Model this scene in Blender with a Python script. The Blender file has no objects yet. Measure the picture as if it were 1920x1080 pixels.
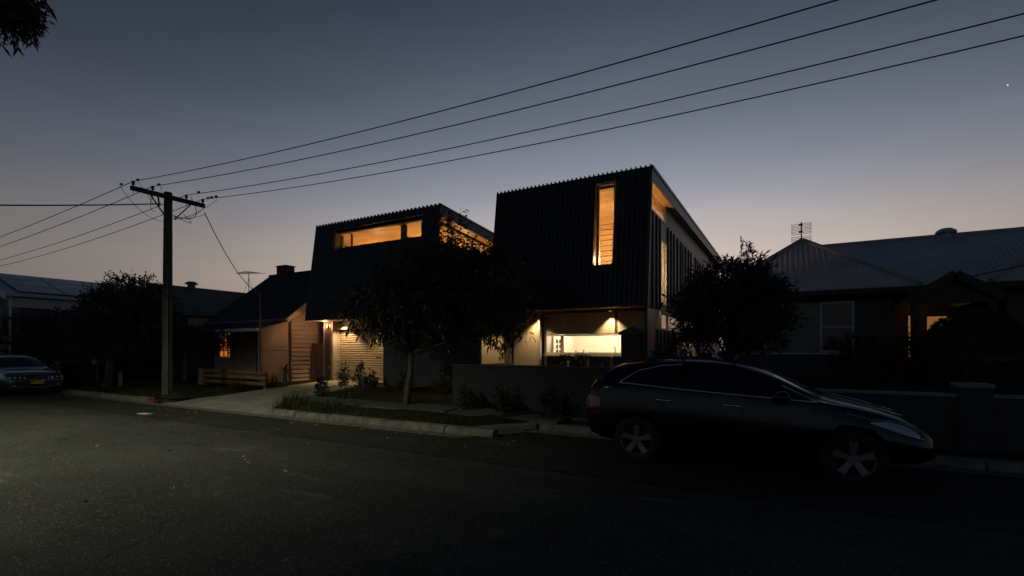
import bpy, bmesh, math, random
import numpy as np
from mathutils import Vector, Matrix
from mathutils.bvhtree import BVHTree
R = math.radians
random.seed(7)
SC = bpy.context.scene
COL = SC.collection

# ------------------------------------------------------------------ camera
cam = bpy.data.cameras.new('camera')
camo = bpy.data.objects.new('camera', cam)
COL.objects.link(camo)
SC.camera = camo
cam.sensor_width = 36
cam.lens = 17.0
cam.shift_y = 0.0604
cam.clip_start = 0.05
cam.clip_end = 9000
camo.location = (0, 0, 1.75)
camo.rotation_euler = (R(90), 0, R(29.1))

# ------------------------------------------------------------------ dusk sky
world = bpy.data.worlds.new('World')
SC.world = world
world.use_nodes = True
nt = world.node_tree
N, L = nt.nodes, nt.links
bg = N['Background']
tc = N.new('ShaderNodeTexCoord')
sep = N.new('ShaderNodeSeparateXYZ')
L.new(tc.outputs['Generated'], sep.inputs[0])
ramp = N.new('ShaderNodeValToRGB')
ramp.color_ramp.interpolation = 'B_SPLINE'
L.new(sep.outputs['Z'], ramp.inputs[0])


def lin(c):
    return tuple(((v / 255) / 12.92 if v / 255 < 0.04045 else ((v / 255 + 0.055) / 1.055) ** 2.4) for v in c)


stops = [(0.0, (214, 184, 164)), (0.1, (226, 200, 182)), (0.2, (208, 194, 186)), (0.3, (149, 154, 168)), (0.42, (101, 109, 123)),
         (0.58, (51, 64, 81)), (0.80, (34, 44, 60)), (1.0, (26, 34, 47))]
els = ramp.color_ramp.elements
while len(els) < len(stops):
    els.new(0.5)
for e, (p, c) in zip(els, stops):
    e.position = p
    e.color = lin(c) + (1,)


def mathn(op, a, b=None):
    n = N.new('ShaderNodeMath')
    n.operation = op
    for i, v in enumerate((a, b)):
        if v is None:
            continue
        if isinstance(v, (int, float)):
            n.inputs[i].default_value = v
        else:
            L.new(v, n.inputs[i])
    return n.outputs[0]


# afterglow is strongest over the point where the sun went down (a little right of +Y)
SUN_AZ = R(17.0)      # measured from +Y towards -X
dot = mathn('ADD', mathn('MULTIPLY', sep.outputs['X'], -math.sin(SUN_AZ)), mathn('MULTIPLY', sep.outputs['Y'], math.cos(SUN_AZ)))
hor = mathn('MAXIMUM', mathn('SQRT', mathn('SUBTRACT', 1.0, mathn('MULTIPLY', sep.outputs['Z'], sep.outputs['Z']))), 0.02)
cosd = mathn('DIVIDE', dot, hor)
lobe = mathn('POWER', mathn('MAXIMUM', mathn('MULTIPLY', mathn('ADD', cosd, 1.0), 0.5), 0.0), 7.2)
fac = mathn('ADD', mathn('MULTIPLY', lobe, 0.80), 0.20)
mixc = N.new('ShaderNodeVectorMath')
mixc.operation = 'SCALE'
L.new(ramp.outputs[0], mixc.inputs[0])
L.new(fac, mixc.inputs['Scale'])
mpc = N.new('ShaderNodeMapping')
mpc.inputs['Scale'].default_value = (2.0, 2.0, 14.0)
L.new(tc.outputs['Generated'], mpc.inputs[0])
nzc = N.new('ShaderNodeTexNoise')
nzc.inputs['Scale'].default_value = 1.6
nzc.inputs['Detail'].default_value = 5
L.new(mpc.outputs[0], nzc.inputs['Vector'])
wob = mathn('ADD', mathn('MULTIPLY', mathn('SUBTRACT', nzc.outputs['Fac'], 0.5), 0.16), 1.0)
L.new(mathn('MULTIPLY', fac, wob), mixc.inputs['Scale'])
# away from the afterglow the sky turns to cool earth-shadow blue
wide = mathn('POWER', mathn('MAXIMUM', mathn('MULTIPLY', mathn('ADD', cosd, 1.0), 0.5), 0.0), 1.5)
tint = N.new('ShaderNodeMix')
tint.data_type = 'RGBA'
L.new(wide, tint.inputs[0])
tint.inputs[6].default_value = (0.66, 0.95, 1.25, 1)
tint.inputs[7].default_value = (1, 1, 1, 1)
tm = N.new('ShaderNodeVectorMath')
tm.operation = 'MULTIPLY'
L.new(ramp.outputs[0], tm.inputs[0])
L.new(tint.outputs[2], tm.inputs[1])
L.new(tm.outputs[0], mixc.inputs[0])
sky = N.new('ShaderNodeTexSky')
sky.sky_type = 'NISHITA'
sky.sun_disc = False
sky.sun_elevation = R(-3)
sky.sun_rotation = -SUN_AZ
sks = N.new('ShaderNodeVectorMath')
sks.operation = 'SCALE'
L.new(sky.outputs[0], sks.inputs[0])
sks.inputs['Scale'].default_value = 0.02
addn = N.new('ShaderNodeVectorMath')
addn.operation = 'ADD'
L.new(mixc.outputs[0], addn.inputs[0])
L.new(sks.outputs[0], addn.inputs[1])
L.new(addn.outputs[0], bg.inputs[0])
bg.inputs[1].default_value = 1.0

sun = bpy.data.lights.new('sun', 'SUN')
suno = bpy.data.objects.new('sun', sun)
COL.objects.link(suno)
sun.energy = 0.008
sun.angle = R(20)
sun.color = (1.0, 0.72, 0.55)
suno.rotation_euler = (R(-86), 0, SUN_AZ)

SC.view_settings.view_transform = 'Standard'
SC.view_settings.look = 'None'
SC.view_settings.exposure = 0.0
SC.view_settings.gamma = 1.0
SC.cycles.use_denoising = True
SC.cycles.max_bounces = 8
SC.cycles.diffuse_bounces = 4
SC.cycles.transparent_max_bounces = 16
SC.cycles.sample_clamp_indirect = 4.0


# ------------------------------------------------------------------ materials
def nodes_of(name):
    m = bpy.data.materials.new(name)
    m.use_nodes = True
    return m, m.node_tree, m.node_tree.nodes['Principled BSDF']


def mat(name, col, rough=0.6, metal=0.0, var=0.2, scale=3.0, bump=0.0, bscale=60.0, coat=0.0, spec=0.5, stretch=None, rand=0.0, emit=None):
    m, t, b = nodes_of(name)
    n, l = t.nodes, t.links
    geo = n.new('ShaderNodeNewGeometry')
    src = geo.outputs['Position']
    if stretch:
        mp = n.new('ShaderNodeMapping')
        mp.inputs['Scale'].default_value = stretch
        l.new(src, mp.inputs[0])
        src = mp.outputs[0]
    no = n.new('ShaderNodeTexNoise')
    no.inputs['Scale'].default_value = scale
    no.inputs['Detail'].default_value = 7
    no.inputs['Roughness'].default_value = 0.65
    l.new(src, no.inputs['Vector'])
    mr = n.new('ShaderNodeMapRange')
    mr.inputs[1].default_value = 0.3
    mr.inputs[2].default_value = 0.7
    mr.inputs[3].default_value = 1 - var
    mr.inputs[4].default_value = 1 + var
    l.new(no.outputs['Fac'], mr.inputs[0])
    val = mr.outputs[0]
    if rand:
        oi = n.new('ShaderNodeObjectInfo')
        r2 = n.new('ShaderNodeMapRange')
        r2.inputs[3].default_value = 1 - rand
        r2.inputs[4].default_value = 1 + rand
        l.new(oi.outputs['Random'], r2.inputs[0])
        mu = n.new('ShaderNodeMath')
        mu.operation = 'MULTIPLY'
        l.new(val, mu.inputs[0])
        l.new(r2.outputs[0], mu.inputs[1])
        val = mu.outputs[0]
    sc = n.new('ShaderNodeVectorMath')
    sc.operation = 'SCALE'
    sc.inputs[0].default_value = col[:3]
    l.new(val, sc.inputs['Scale'])
    l.new(sc.outputs[0], b.inputs['Base Color'])
    rr = n.new('ShaderNodeMapRange')
    rr.inputs[3].default_value = max(0.02, rough - 0.08)
    rr.inputs[4].default_value = min(1.0, rough + 0.08)
    l.new(no.outputs['Fac'], rr.inputs[0])
    l.new(rr.outputs[0], b.inputs['Roughness'])
    b.inputs['Metallic'].default_value = metal
    b.inputs['Specular IOR Level'].default_value = spec
    b.inputs['Coat Weight'].default_value = coat
    b.inputs['Coat Roughness'].default_value = 0.04
    if bump:
        nb = n.new('ShaderNodeTexNoise')
        nb.inputs['Scale'].default_value = bscale
        nb.inputs['Detail'].default_value = 5
        l.new(src, nb.inputs['Vector'])
        bp = n.new('ShaderNodeBump')
        bp.inputs['Strength'].default_value = bump
        bp.inputs['Distance'].default_value = 0.02
        l.new(nb.outputs['Fac'], bp.inputs['Height'])
        l.new(bp.outputs[0], b.inputs['Normal'])
    if emit:
        b.inputs['Emission Color'].default_value = emit[0] + (1,)
        b.inputs['Emission Strength'].default_value = emit[1]
    return m


def glass(name, tint=(0.95, 0.95, 0.95), refl=1.0, rough=0.0):
    m = bpy.data.materials.new(name)
    m.use_nodes = True
    t = m.node_tree
    n, l = t.nodes, t.links
    n.remove(n['Principled BSDF'])
    out = n['Material Output']
    tr = n.new('ShaderNodeBsdfTransparent')
    tr.inputs[0].default_value = tint + (1,)
    gl = n.new('ShaderNodeBsdfGlossy')
    gl.inputs['Roughness'].default_value = rough
    fr = n.new('ShaderNodeLayerWeight')          # Schlick: a pane is a thin sheet, no total reflection inside it
    fr.inputs[0].default_value = 0.5
    pw = n.new('ShaderNodeMath')
    pw.operation = 'POWER'
    pw.inputs[1].default_value = 5.0
    l.new(fr.outputs['Facing'], pw.inputs[0])
    mu = n.new('ShaderNodeMath')
    mu.operation = 'MULTIPLY_ADD'
    mu.inputs[1].default_value = 0.9 * refl
    mu.inputs[2].default_value = 0.04 * refl
    l.new(pw.outputs[0], mu.inputs[0])
    mx = n.new('ShaderNodeMixShader')
    l.new(mu.outputs[0], mx.inputs[0])
    l.new(tr.outputs[0], mx.inputs[1])
    l.new(gl.outputs[0], mx.inputs[2])
    l.new(mx.outputs[0], out.inputs['Surface'])
    return m


def asphalt():
    m, t, b = nodes_of('asphalt')
    n, l = t.nodes, t.links
    geo = n.new('ShaderNodeNewGeometry')
    P = geo.outputs['Position']

    def noise(scale, detail=6, stretch=None, rough=0.6):
        v = P
        if stretch:
            mp = n.new('ShaderNodeMapping')
            mp.inputs['Scale'].default_value = stretch
            mp.inputs['Rotation'].default_value = (0, 0, R(8))
            l.new(P, mp.inputs[0])
            v = mp.outputs[0]
        x = n.new('ShaderNodeTexNoise')
        x.inputs['Scale'].default_value = scale
        x.inputs['Detail'].default_value = detail
        x.inputs['Roughness'].default_value = rough
        l.new(v, x.inputs['Vector'])
        return x.outputs['Fac']

    def rng(v, a, c, lo, hi):
        x = n.new('ShaderNodeMapRange')
        x.inputs[1].default_value, x.inputs[2].default_value = a, c
        x.inputs[3].default_value, x.inputs[4].default_value = lo, hi
        l.new(v, x.inputs[0])
        return x.outputs[0]

    def op(o, a, c):
        x = n.new('ShaderNodeMath')
        x.operation = o
        for i, v in enumerate((a, c)):
            if isinstance(v, (int, float)):
                x.inputs[i].default_value = v
            else:
                l.new(v, x.inputs[i])
        return x.outputs[0]
    big = rng(noise(0.35, 5), 0.3, 0.7, 0.75, 1.25)
    fine = rng(noise(42, 4, rough=0.8), 0.25, 0.75, 0.35, 1.65)
    vo = n.new('ShaderNodeTexVoronoi')
    vo.inputs['Scale'].default_value = 55
    l.new(P, vo.inputs['Vector'])
    sepc = n.new('ShaderNodeSeparateXYZ')
    l.new(vo.outputs['Color'], sepc.inputs[0])
    stones = rng(sepc.outputs['X'], 0.9, 1.0, 0.0, 1.9)        # pale aggregate
    scuff = op('MULTIPLY', rng(noise(1.1, 8, (0.35, 1.6, 1), 0.7), 0.57, 0.72, 0.0, 1.2), rng(noise(0.5, 3), 0.46, 0.60, 0, 1.6))
    wheel = rng(noise(0.8, 4, (0.06, 1.0, 1)), 0.35, 0.65, 0.85, 1.15)
    v = op('MULTIPLY', op('MULTIPLY', big, fine), wheel)
    sy = n.new('ShaderNodeSeparateXYZ')
    l.new(P, sy.inputs[0])
    edge = op('ADD', sy.outputs['Y'], op('MULTIPLY', noise(1.3, 4), 0.25))
    v = op('MULTIPLY', v, rng(edge, 6.35, 6.5, 1.0, 0.62))               # newer strip of seal along the kerb
    seam = op('MULTIPLY', rng(edge, 6.30, 6.36, 0, 1), rng(edge, 6.42, 6.48, 1, 0))
    cr = n.new('ShaderNodeTexVoronoi')
    cr.feature = 'DISTANCE_TO_EDGE'
    cr.inputs['Scale'].default_value = 0.42
    wv = n.new('ShaderNodeVectorMath')
    wv.operation = 'ADD'
    nw = n.new('ShaderNodeTexNoise')
    nw.inputs['Scale'].default_value = 2.5
    nw.inputs['Detail'].default_value = 6
    l.new(P, nw.inputs['Vector'])
    sw = n.new('ShaderNodeVectorMath')
    sw.operation = 'SCALE'
    sw.inputs['Scale'].default_value = 0.55
    l.new(nw.outputs['Color'], sw.inputs[0])
    l.new(P, wv.inputs[0])
    l.new(sw.outputs[0], wv.inputs[1])
    l.new(wv.outputs[0], cr.inputs['Vector'])
    crack = op('MULTIPLY', rng(cr.outputs['Distance'], 0.002, 0.010, 1, 0), rng(noise(0.3, 3), 0.5, 0.56, 0, 1))
    v = op('MULTIPLY', v, rng(crack, 0, 1, 1.0, 0.5))
    v = op('MULTIPLY', v, rng(seam, 0, 1, 1.0, 0.45))
    stain = rng(noise(0.9, 5), 0.62, 0.72, 1.0, 0.6)
    v = op('MULTIPLY', v, stain)
    v = op('ADD', v, stones)
    v = op('ADD', v, scuff)
    sc = n.new('ShaderNodeVectorMath')
    sc.operation = 'SCALE'
    sc.inputs[0].default_value = (0.074, 0.072, 0.064)
    l.new(v, sc.inputs['Scale'])
    l.new(sc.outputs[0], b.inputs['Base Color'])
    b.inputs['Roughness'].default_value = 0.9
    b.inputs['Specular IOR Level'].default_value = 0.22
    bp = n.new('ShaderNodeBump')
    bp.inputs['Strength'].default_value = 0.7
    bp.inputs['Distance'].default_value = 0.012
    l.new(op('ADD', fine, vo.outputs['Distance']), bp.inputs['Height'])
    l.new(bp.outputs[0], b.inputs['Normal'])
    return m


M = {
    'asphalt': asphalt(),
    'soil': mat('soil', (0.035, 0.033, 0.02), 0.95, var=0.5, scale=2.2, bump=1.0, bscale=14, spec=0.1),
    'kerb': mat('kerb_concrete', (0.2, 0.19, 0.16), 0.9, var=0.45, scale=5, bump=0.8, bscale=45, spec=0.15, rand=0.15),
    'drive': mat('driveway_concrete', (0.32, 0.31, 0.28), 0.85, var=0.32, scale=1.3, bump=0.3, bscale=50, spec=0.2),
    'footpath': mat('footpath_concrete', (0.11, 0.11, 0.10), 0.9, var=0.35, scale=2, bump=0.4, bscale=50, spec=0.15),
    'clad': mat('charcoal_cladding', (0.024, 0.027, 0.032), 0.42, var=0.3, scale=1.5, spec=0.5),
    'clad_edge': mat('cladding_edge', (0.06, 0.064, 0.07), 0.4, var=0.1, metal=0.3),
    'fascia': mat('fascia_metal', (0.12, 0.125, 0.135), 0.45, var=0.12),
    'side': mat('side_panel', (0.20, 0.195, 0.19), 0.5, var=0.15, scale=1.2),
    'batten': mat('dark_batten', (0.03, 0.031, 0.033), 0.5, var=0.15),
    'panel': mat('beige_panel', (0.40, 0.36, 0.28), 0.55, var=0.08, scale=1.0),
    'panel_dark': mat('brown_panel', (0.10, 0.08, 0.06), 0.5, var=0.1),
    'frame': mat('window_frame', (0.16, 0.13, 0.10), 0.45, var=0.1),
    'frame_lt': mat('anodised_frame', (0.45, 0.40, 0.32), 0.4, var=0.1, metal=0.3),
    'ply': mat('plywood', (0.62, 0.36, 0.13), 0.45, var=0.16, scale=2.0, stretch=(0.4, 3.0, 3.0)),
    'plyb': mat('timber_board', (0.66, 0.42, 0.18), 0.4, var=0.18, scale=2.5, stretch=(0.5, 2, 6), rand=0.12),
    'white': mat('white_wall', (0.8, 0.74, 0.62), 0.7, var=0.03),
    'render': mat('dark_render', (0.075, 0.075, 0.078), 0.85, var=0.25, scale=0.9, bump=0.25, bscale=60),
    'fencewall': mat('fence_render', (0.045, 0.045, 0.047), 0.9, var=0.25, scale=0.9, bump=0.25, bscale=60),
    'roller': mat('roller_door_steel', (0.36, 0.30, 0.21), 0.45, var=0.08, metal=0.1, scale=1.5),
    'weatherboard': mat('weatherboard', (0.55, 0.43, 0.33), 0.7, var=0.15, scale=3, stretch=(1, 0.4, 5), rand=0.07),
    'fibro': mat('fibro_sheet', (0.55, 0.40, 0.29), 0.75, var=0.12, scale=1.5),
    'darkroof': mat('dark_roof_metal', (0.035, 0.042, 0.055), 0.55, var=0.2, scale=1.0),
    'greyroof': mat('grey_corrugated_iron', (0.54, 0.55, 0.57), 0.5, var=0.2, scale=0.8, metal=0.1),
    'ridgecap': mat('ridge_capping', (0.38, 0.38, 0.39), 0.5, var=0.15, metal=0.15),
    'tileroof': mat('old_roof_metal', (0.12, 0.12, 0.12), 0.7, var=0.25, scale=1.2),
    'trimwhite': mat('white_trim', (0.62, 0.62, 0.63), 0.5, var=0.08),
    'trimgrey': mat('grey_trim', (0.22, 0.22, 0.22), 0.6, var=0.1),
    'brickdark': mat('dark_brick', (0.10, 0.06, 0.045), 0.9, var=0.3, scale=6, bump=0.6, bscale=30),
    'brickred': mat('red_brick', (0.22, 0.06, 0.04), 0.9, var=0.3, scale=8, bump=0.6, bscale=40),
    'greywall': mat('grey_house_wall', (0.11, 0.105, 0.095), 0.8, var=0.12, scale=1.5),
    'retain': mat('retaining_render', (0.06, 0.058, 0.055), 0.85, var=0.4, scale=1.2, bump=0.4, bscale=30),
    'shutter': mat('painted_shutter', (0.36, 0.34, 0.30), 0.6, var=0.08, rand=0.08),
    'porch': mat('porch_timber', (0.055, 0.04, 0.03), 0.7, var=0.2),
    'solar': mat('solar_cell', (0.02, 0.028, 0.045), 0.25, var=0.1, coat=0.8),
    'gutter': mat('gutter_metal', (0.42, 0.44, 0.46), 0.45, var=0.08),
    'polewood': mat('pole_timber', (0.085, 0.09, 0.058), 0.9, var=0.5, scale=3, stretch=(4, 4, 0.35), bump=0.8, bscale=12),
    'armwood': mat('crossarm_timber', (0.05, 0.043, 0.036), 0.9, var=0.3),
    'porcelain': mat('insulator', (0.03, 0.022, 0.018), 0.3, var=0.1),
    'steel': mat('galvanised_steel', (0.12, 0.12, 0.12), 0.5, metal=0.6, var=0.2),
    'wire': mat('wire', (0.012, 0.012, 0.014), 0.7, var=0.05),
    'log': mat('treated_log', (0.26, 0.15, 0.07), 0.85, var=0.35, scale=4, stretch=(0.6, 4, 4), bump=0.6, bscale=14, rand=0.15),
    'paling': mat('paling', (0.19, 0.10, 0.065), 0.85, var=0.35, scale=4, stretch=(6, 6, 0.5), rand=0.3),
    'bark': mat('bark', (0.09, 0.078, 0.06), 0.95, var=0.5, scale=6, stretch=(1, 1, 0.4), bump=1.0, bscale=22),
    'leaf': mat('leaf', (0.045, 0.056, 0.032), 0.45, var=0.5, scale=3.0, spec=0.35),
    'leaf_hedge': mat('hedge_leaf', (0.045, 0.06, 0.03), 0.5, var=0.5, scale=3.0, spec=0.3),
    'leaf_topiary': mat('topiary_leaf', (0.036, 0.06, 0.016), 0.6, var=0.4, scale=4.0, spec=0.2),
    'grass': mat('grass', (0.045, 0.062, 0.02), 0.7, var=0.5, scale=1.5, spec=0.2),
    'volvo': mat('blue_car_paint', (0.09, 0.125, 0.18), 0.28, metal=0.4, var=0.04, coat=1.0),
    'suv': mat('black_car_paint', (0.006, 0.007, 0.010), 0.2, metal=0.0, var=0.05, coat=0.25, spec=0.35),
    'blackplastic': mat('black_plastic', (0.02, 0.02, 0.022), 0.6, var=0.1),
    'rubber': mat('tyre_rubber', (0.018, 0.018, 0.018), 0.85, var=0.2),
    'alloy': mat('alloy', (0.30, 0.30, 0.31), 0.3, metal=0.8, var=0.1),
    'chrome': mat('chrome', (0.62, 0.66, 0.70), 0.18, metal=1.0, var=0.02),
    'carglass': mat('tinted_car_glass', (0.008, 0.009, 0.011), 0.06, var=0.02, coat=0.5),
    'lens': mat('headlamp_lens', (0.5, 0.52, 0.55), 0.12, var=0.1, metal=0.5, coat=1.0),
    'lens_red': mat('tail_lamp_lens', (0.16, 0.02, 0.02), 0.15, var=0.05, coat=1.0),
    'plate': mat('yellow_plate', (0.75, 0.55, 0.06), 0.5, var=0.05),
    'plateink': mat('plate_lettering', (0.02, 0.02, 0.01), 0.5, var=0.02),
    'binbody': mat('bin_green', (0.02, 0.035, 0.025), 0.6, var=0.1),
    'binlid': mat('bin_lid_red', (0.35, 0.07, 0.02), 0.5, var=0.1),
    'paper': mat('litter_paper', (0.6, 0.6, 0.55), 0.8, var=0.1),
    'litter': mat('litter_leaf', (0.30, 0.26, 0.16), 0.8, var=0.5, scale=9, rand=0.2),
    'terracotta': mat('terracotta', (0.30, 0.14, 0.09), 0.8, var=0.2),
    'benchstuff': mat('kitchen_ware', (0.25, 0.22, 0.2), 0.4, var=0.3),
    'ledge': mat('cedar_ledge', (0.42, 0.19, 0.07), 0.5, var=0.2, stretch=(1, 0.4, 4)),
    'glass': glass('clear_glass', (0.93, 0.93, 0.92)),
    'darkglass': mat('dark_window', (0.012, 0.013, 0.015), 0.08, var=0.02),
}


def emitter(name, col, strength):
    m = bpy.data.materials.new(name)
    m.use_nodes = True
    t = m.node_tree
    t.nodes.remove(t.nodes['Principled BSDF'])
    e = t.nodes.new('ShaderNodeEmission')
    e.inputs[0].default_value = col + (1,)
    e.inputs[1].default_value = strength
    t.links.new(e.outputs[0], t.nodes['Material Output'].inputs['Surface'])
    return m


M['bulb'] = emitter('lamp_bulb', (1.0, 0.74, 0.42), 12)
M['bulb_dim'] = emitter('recessed_bulb', (1.0, 0.7, 0.36), 0.45)
M['bulb_cool'] = emitter('street_bulb', (0.9, 1.0, 0.7), 20)
M['star'] = emitter('planet_light', (1.0, 0.98, 0.95), 1.4)

# ------------------------------------------------------------------ helpers
ORG = {}


def empty(name, loc=(0, 0, 0), label=None, cat=None, group=None, parent=None):
    o = bpy.data.objects.new(name, None)
    COL.objects.link(o)
    o.empty_display_size = 0.2
    if parent is not None:
        o.parent = parent
        o.location = Vector(loc) - ORG[parent.name]
    else:
        o.location = loc
    ORG[o.name] = Vector(loc)
    tag(o, label, cat, group)
    return o


def tag(o, label=None, cat=None, group=None, kind=None):
    if label:
        o['label'] = label
    if cat:
        o['category'] = cat
    if group:
        o['group'] = group
    if kind:
        o['kind'] = kind
    return o


class MB:
    def __init__(s):
        s.v, s.f = [], []

    def add(s, vs, fs):
        b = len(s.v)
        s.v += [tuple(v) for v in vs]
        s.f += [tuple(i + b for i in f) for f in fs]
        return s

    def hexa(s, p):
        return s.add(p, [(0, 3, 2, 1), (4, 5, 6, 7), (0, 1, 5, 4), (1, 2, 6, 5), (2, 3, 7, 6), (3, 0, 4, 7)])

    def box(s, x0, y0, z0, x1, y1, z1):
        return s.hexa([(x0, y0, z0), (x1, y0, z0), (x1, y1, z0), (x0, y1, z0), (x0, y0, z1), (x1, y0, z1), (x1, y1, z1), (x0, y1, z1)])

    def beam(s, p, q, w, h, up=(0, 0, 1)):
        p, q = Vector(p), Vector(q)
        d = (q - p).normalized()
        a = d.cross(Vector(up))
        if a.length < 1e-4:
            a = d.cross(Vector((1, 0, 0)))
        a = a.normalized() * w / 2
        b = a.cross(d).normalized() * h / 2
        return s.hexa([p - a - b, p + a - b, q + a - b, q - a - b, p - a + b, p + a + b, q + a + b, q - a + b])

    def tube(s, pts, rads, n=8, cap=True):
        pts = [Vector(p) for p in pts]
        if isinstance(rads, (int, float)):
            rads = [rads] * len(pts)
        base = len(s.v)
        prev = None
        for i, p in enumerate(pts):
            d = (pts[min(i + 1, len(pts) - 1)] - pts[max(i - 1, 0)]).normalized()
            if prev is None:
                a = d.orthogonal().normalized()
            else:
                a = (prev - d * prev.dot(d))
                a = a.normalized() if a.length > 1e-6 else d.orthogonal().normalized()
            prev = a
            b = d.cross(a)
            for k in range(n):
                t = 2 * math.pi * k / n
                s.v.append(tuple(p + (a * math.cos(t) + b * math.sin(t)) * rads[i]))
        for i in range(len(pts) - 1):
            for k in range(n):
                k2 = (k + 1) % n
                s.f.append((base + i * n + k, base + i * n + k2, base + (i + 1) * n + k2, base + (i + 1) * n + k))
        if cap:
            s.f.append(tuple(base + k for k in range(n - 1, -1, -1)))
            s.f.append(tuple(base + (len(pts) - 1) * n + k for k in range(n)))
        return s

    def prism(s, poly, vec):
        n = len(poly)
        vec = Vector(vec)
        vs = [Vector(p) for p in poly] + [Vector(p) + vec for p in poly]
        fs = [tuple(range(n - 1, -1, -1)), tuple(range(n, 2 * n))]
        fs += [(i, (i + 1) % n, n + (i + 1) % n, n + i) for i in range(n)]
        return s.add(vs, fs)

    def lathe(s, prof, n=16, c=(0, 0, 0), axis='z'):
        base = len(s.v)
        c = Vector(c)
        for r, h in prof:
            for k in range(n):
                t = 2 * math.pi * k / n
                a, b = r * math.cos(t), r * math.sin(t)
                s.v.append(tuple(c + Vector((a, b, h) if axis == 'z' else (a, h, b) if axis == 'y' else (h, a, b))))
        for i in range(len(prof) - 1):
            for k in range(n):
                k2 = (k + 1) % n
                s.f.append((base + i * n + k, base + i * n + k2, base + (i + 1) * n + k2, base + (i + 1) * n + k))
        return s

    def grid(s, rows):
        nr, nc = len(rows), len(rows[0])
        vs = [p for r in rows for p in r]
        fs = [(i * nc + j, i * nc + j + 1, (i + 1) * nc + j + 1, (i + 1) * nc + j) for i in range(nr - 1) for j in range(nc - 1)]
        return s.add(vs, fs)

    def mesh(s, name, off=Vector((0, 0, 0)), smooth=False):
        me = bpy.data.meshes.new(name)
        me.from_pydata([(x - off.x, y - off.y, z - off.z) for x, y, z in s.v], [], s.f)
        bm = bmesh.new()
        bm.from_mesh(me)
        bmesh.ops.recalc_face_normals(bm, faces=bm.faces)
        bm.to_mesh(me)
        bm.free()
        if smooth:
            me.polygons.foreach_set('use_smooth', [True] * len(me.polygons))
        me.update()
        return me

    def build(s, name, m, parent=None, smooth=False, bevel=0.0, org=None):
        off = ORG[parent.name] if parent is not None else Vector(org or (0, 0, 0))
        o = bpy.data.objects.new(name, s.mesh(name, off, smooth))
        o.data.materials.append(M[m] if isinstance(m, str) else m)
        COL.objects.link(o)
        if parent is not None:
            o.parent = parent
            ORG[o.name] = off.copy()
        else:
            o.location = off
            ORG[o.name] = off.copy()
        if bevel:
            b = o.modifiers.new('bevel', 'BEVEL')
            b.width = bevel
            b.segments = 2
            b.limit_method = 'ANGLE'
        return o


def inst(src, loc, parent, rot=None):
    """another piece that shares src's mesh; loc is in world space"""
    o = bpy.data.objects.new(src.name.split('.')[0], src.data)
    COL.objects.link(o)
    o.parent = parent
    o.location = Vector(loc) - ORG[parent.name]
    if rot:
        o.rotation_euler = rot
    return o


def piece(name, m, mb, parent):
    """a prototype piece built round (0,0,0); returned mesh data is shared by put()"""
    me = mb.mesh(name)
    me.materials.append(M[m])
    return me


def put(name, me, loc, parent, rot=None, scale=None):
    o = bpy.data.objects.new(name, me)
    COL.objects.link(o)
    o.parent = parent
    o.location = Vector(loc) - ORG[parent.name]
    ORG[o.name] = Vector(loc)
    if rot:
        o.rotation_euler = rot
    if scale:
        o.scale = scale
    return o


def lamp(name, kind, loc, energy, col, parent=None, radius=0.05, aim=None, spot=90, blend=0.5):
    d = bpy.data.lights.new(name, kind)
    d.energy = energy
    d.color = col
    d.shadow_soft_size = radius
    o = bpy.data.objects.new(name, d)
    COL.objects.link(o)
    if kind == 'SPOT':
        d.spot_size = R(spot)
        d.spot_blend = blend
        v = Vector(aim) - Vector(loc)
        o.rotation_euler = v.to_track_quat('-Z', 'Y').to_euler()
    if parent is not None:
        o.parent = parent
        o.location = Vector(loc) - ORG[parent.name]
    else:
        o.location = loc
    return o


def np_quads(name, V, m, parent=None, org=(0, 0, 0), smooth=False):
    """V: (n,4,3) world-space quads"""
    n = len(V)
    off = np.array(ORG[parent.name] if parent is not None else org, dtype=float)
    me = bpy.data.meshes.new(name)
    me.vertices.add(n * 4)
    me.vertices.foreach_set('co', (V.reshape(-1, 3) - off).astype(np.float32).ravel())
    me.loops.add(n * 4)
    me.loops.foreach_set('vertex_index', np.arange(n * 4, dtype=np.int32))
    me.polygons.add(n)
    me.polygons.foreach_set('loop_start', np.arange(0, n * 4, 4, dtype=np.int32))
    me.polygons.foreach_set('loop_total', np.full(n, 4, dtype=np.int32))
    me.update(calc_edges=True)
    me.materials.append(M[m])
    o = bpy.data.objects.new(name, me)
    COL.objects.link(o)
    if parent is not None:
        o.parent = parent
    else:
        o.location = org
    return o


# ------------------------------------------------------------------ ground, road, kerbs
KERB = 8.25
BAYX0, BAYX1, BAYY = -5.6, -4.7, 9.5


def kerb_y(x):
    if x <= BAYX0:
        return KERB
    if x >= BAYX1:
        return BAYY
    return KERB + (BAYY - KERB) * (x - BAYX0) / (BAYX1 - BAYX0)


def height(x, y):
    ky = kerb_y(x)
    if y < -2.2:
        return 0.14
    if y < ky + 0.10:
        return -0.12
    if -17.4 < x < -12.3 and y < 9.4:
        return 0.02 + 0.1 * max(0, y - KERB) - 0.06
    t = min(1, max(0, (y - ky - 0.1) / 5.0))
    h = 0.135 + 0.29 * t
    if x > -2.4 and y > 10.3:
        h = 0.86 + 0.10 * min(1, (y - 10.3) / 5)
    h += 0.018 * math.sin(x * 2.1 + y * 1.3) + 0.012 * math.sin(x * 5.3 - y * 3.1)
    if -17.6 < x < -13.3 and y >= 9.4:
        h -= 0.09
    return h


def axis_ticks(lo, hi, step, far):
    t = list(np.arange(lo, hi + 1e-6, step))
    return [-f for f in reversed(far)] + t + far


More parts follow.
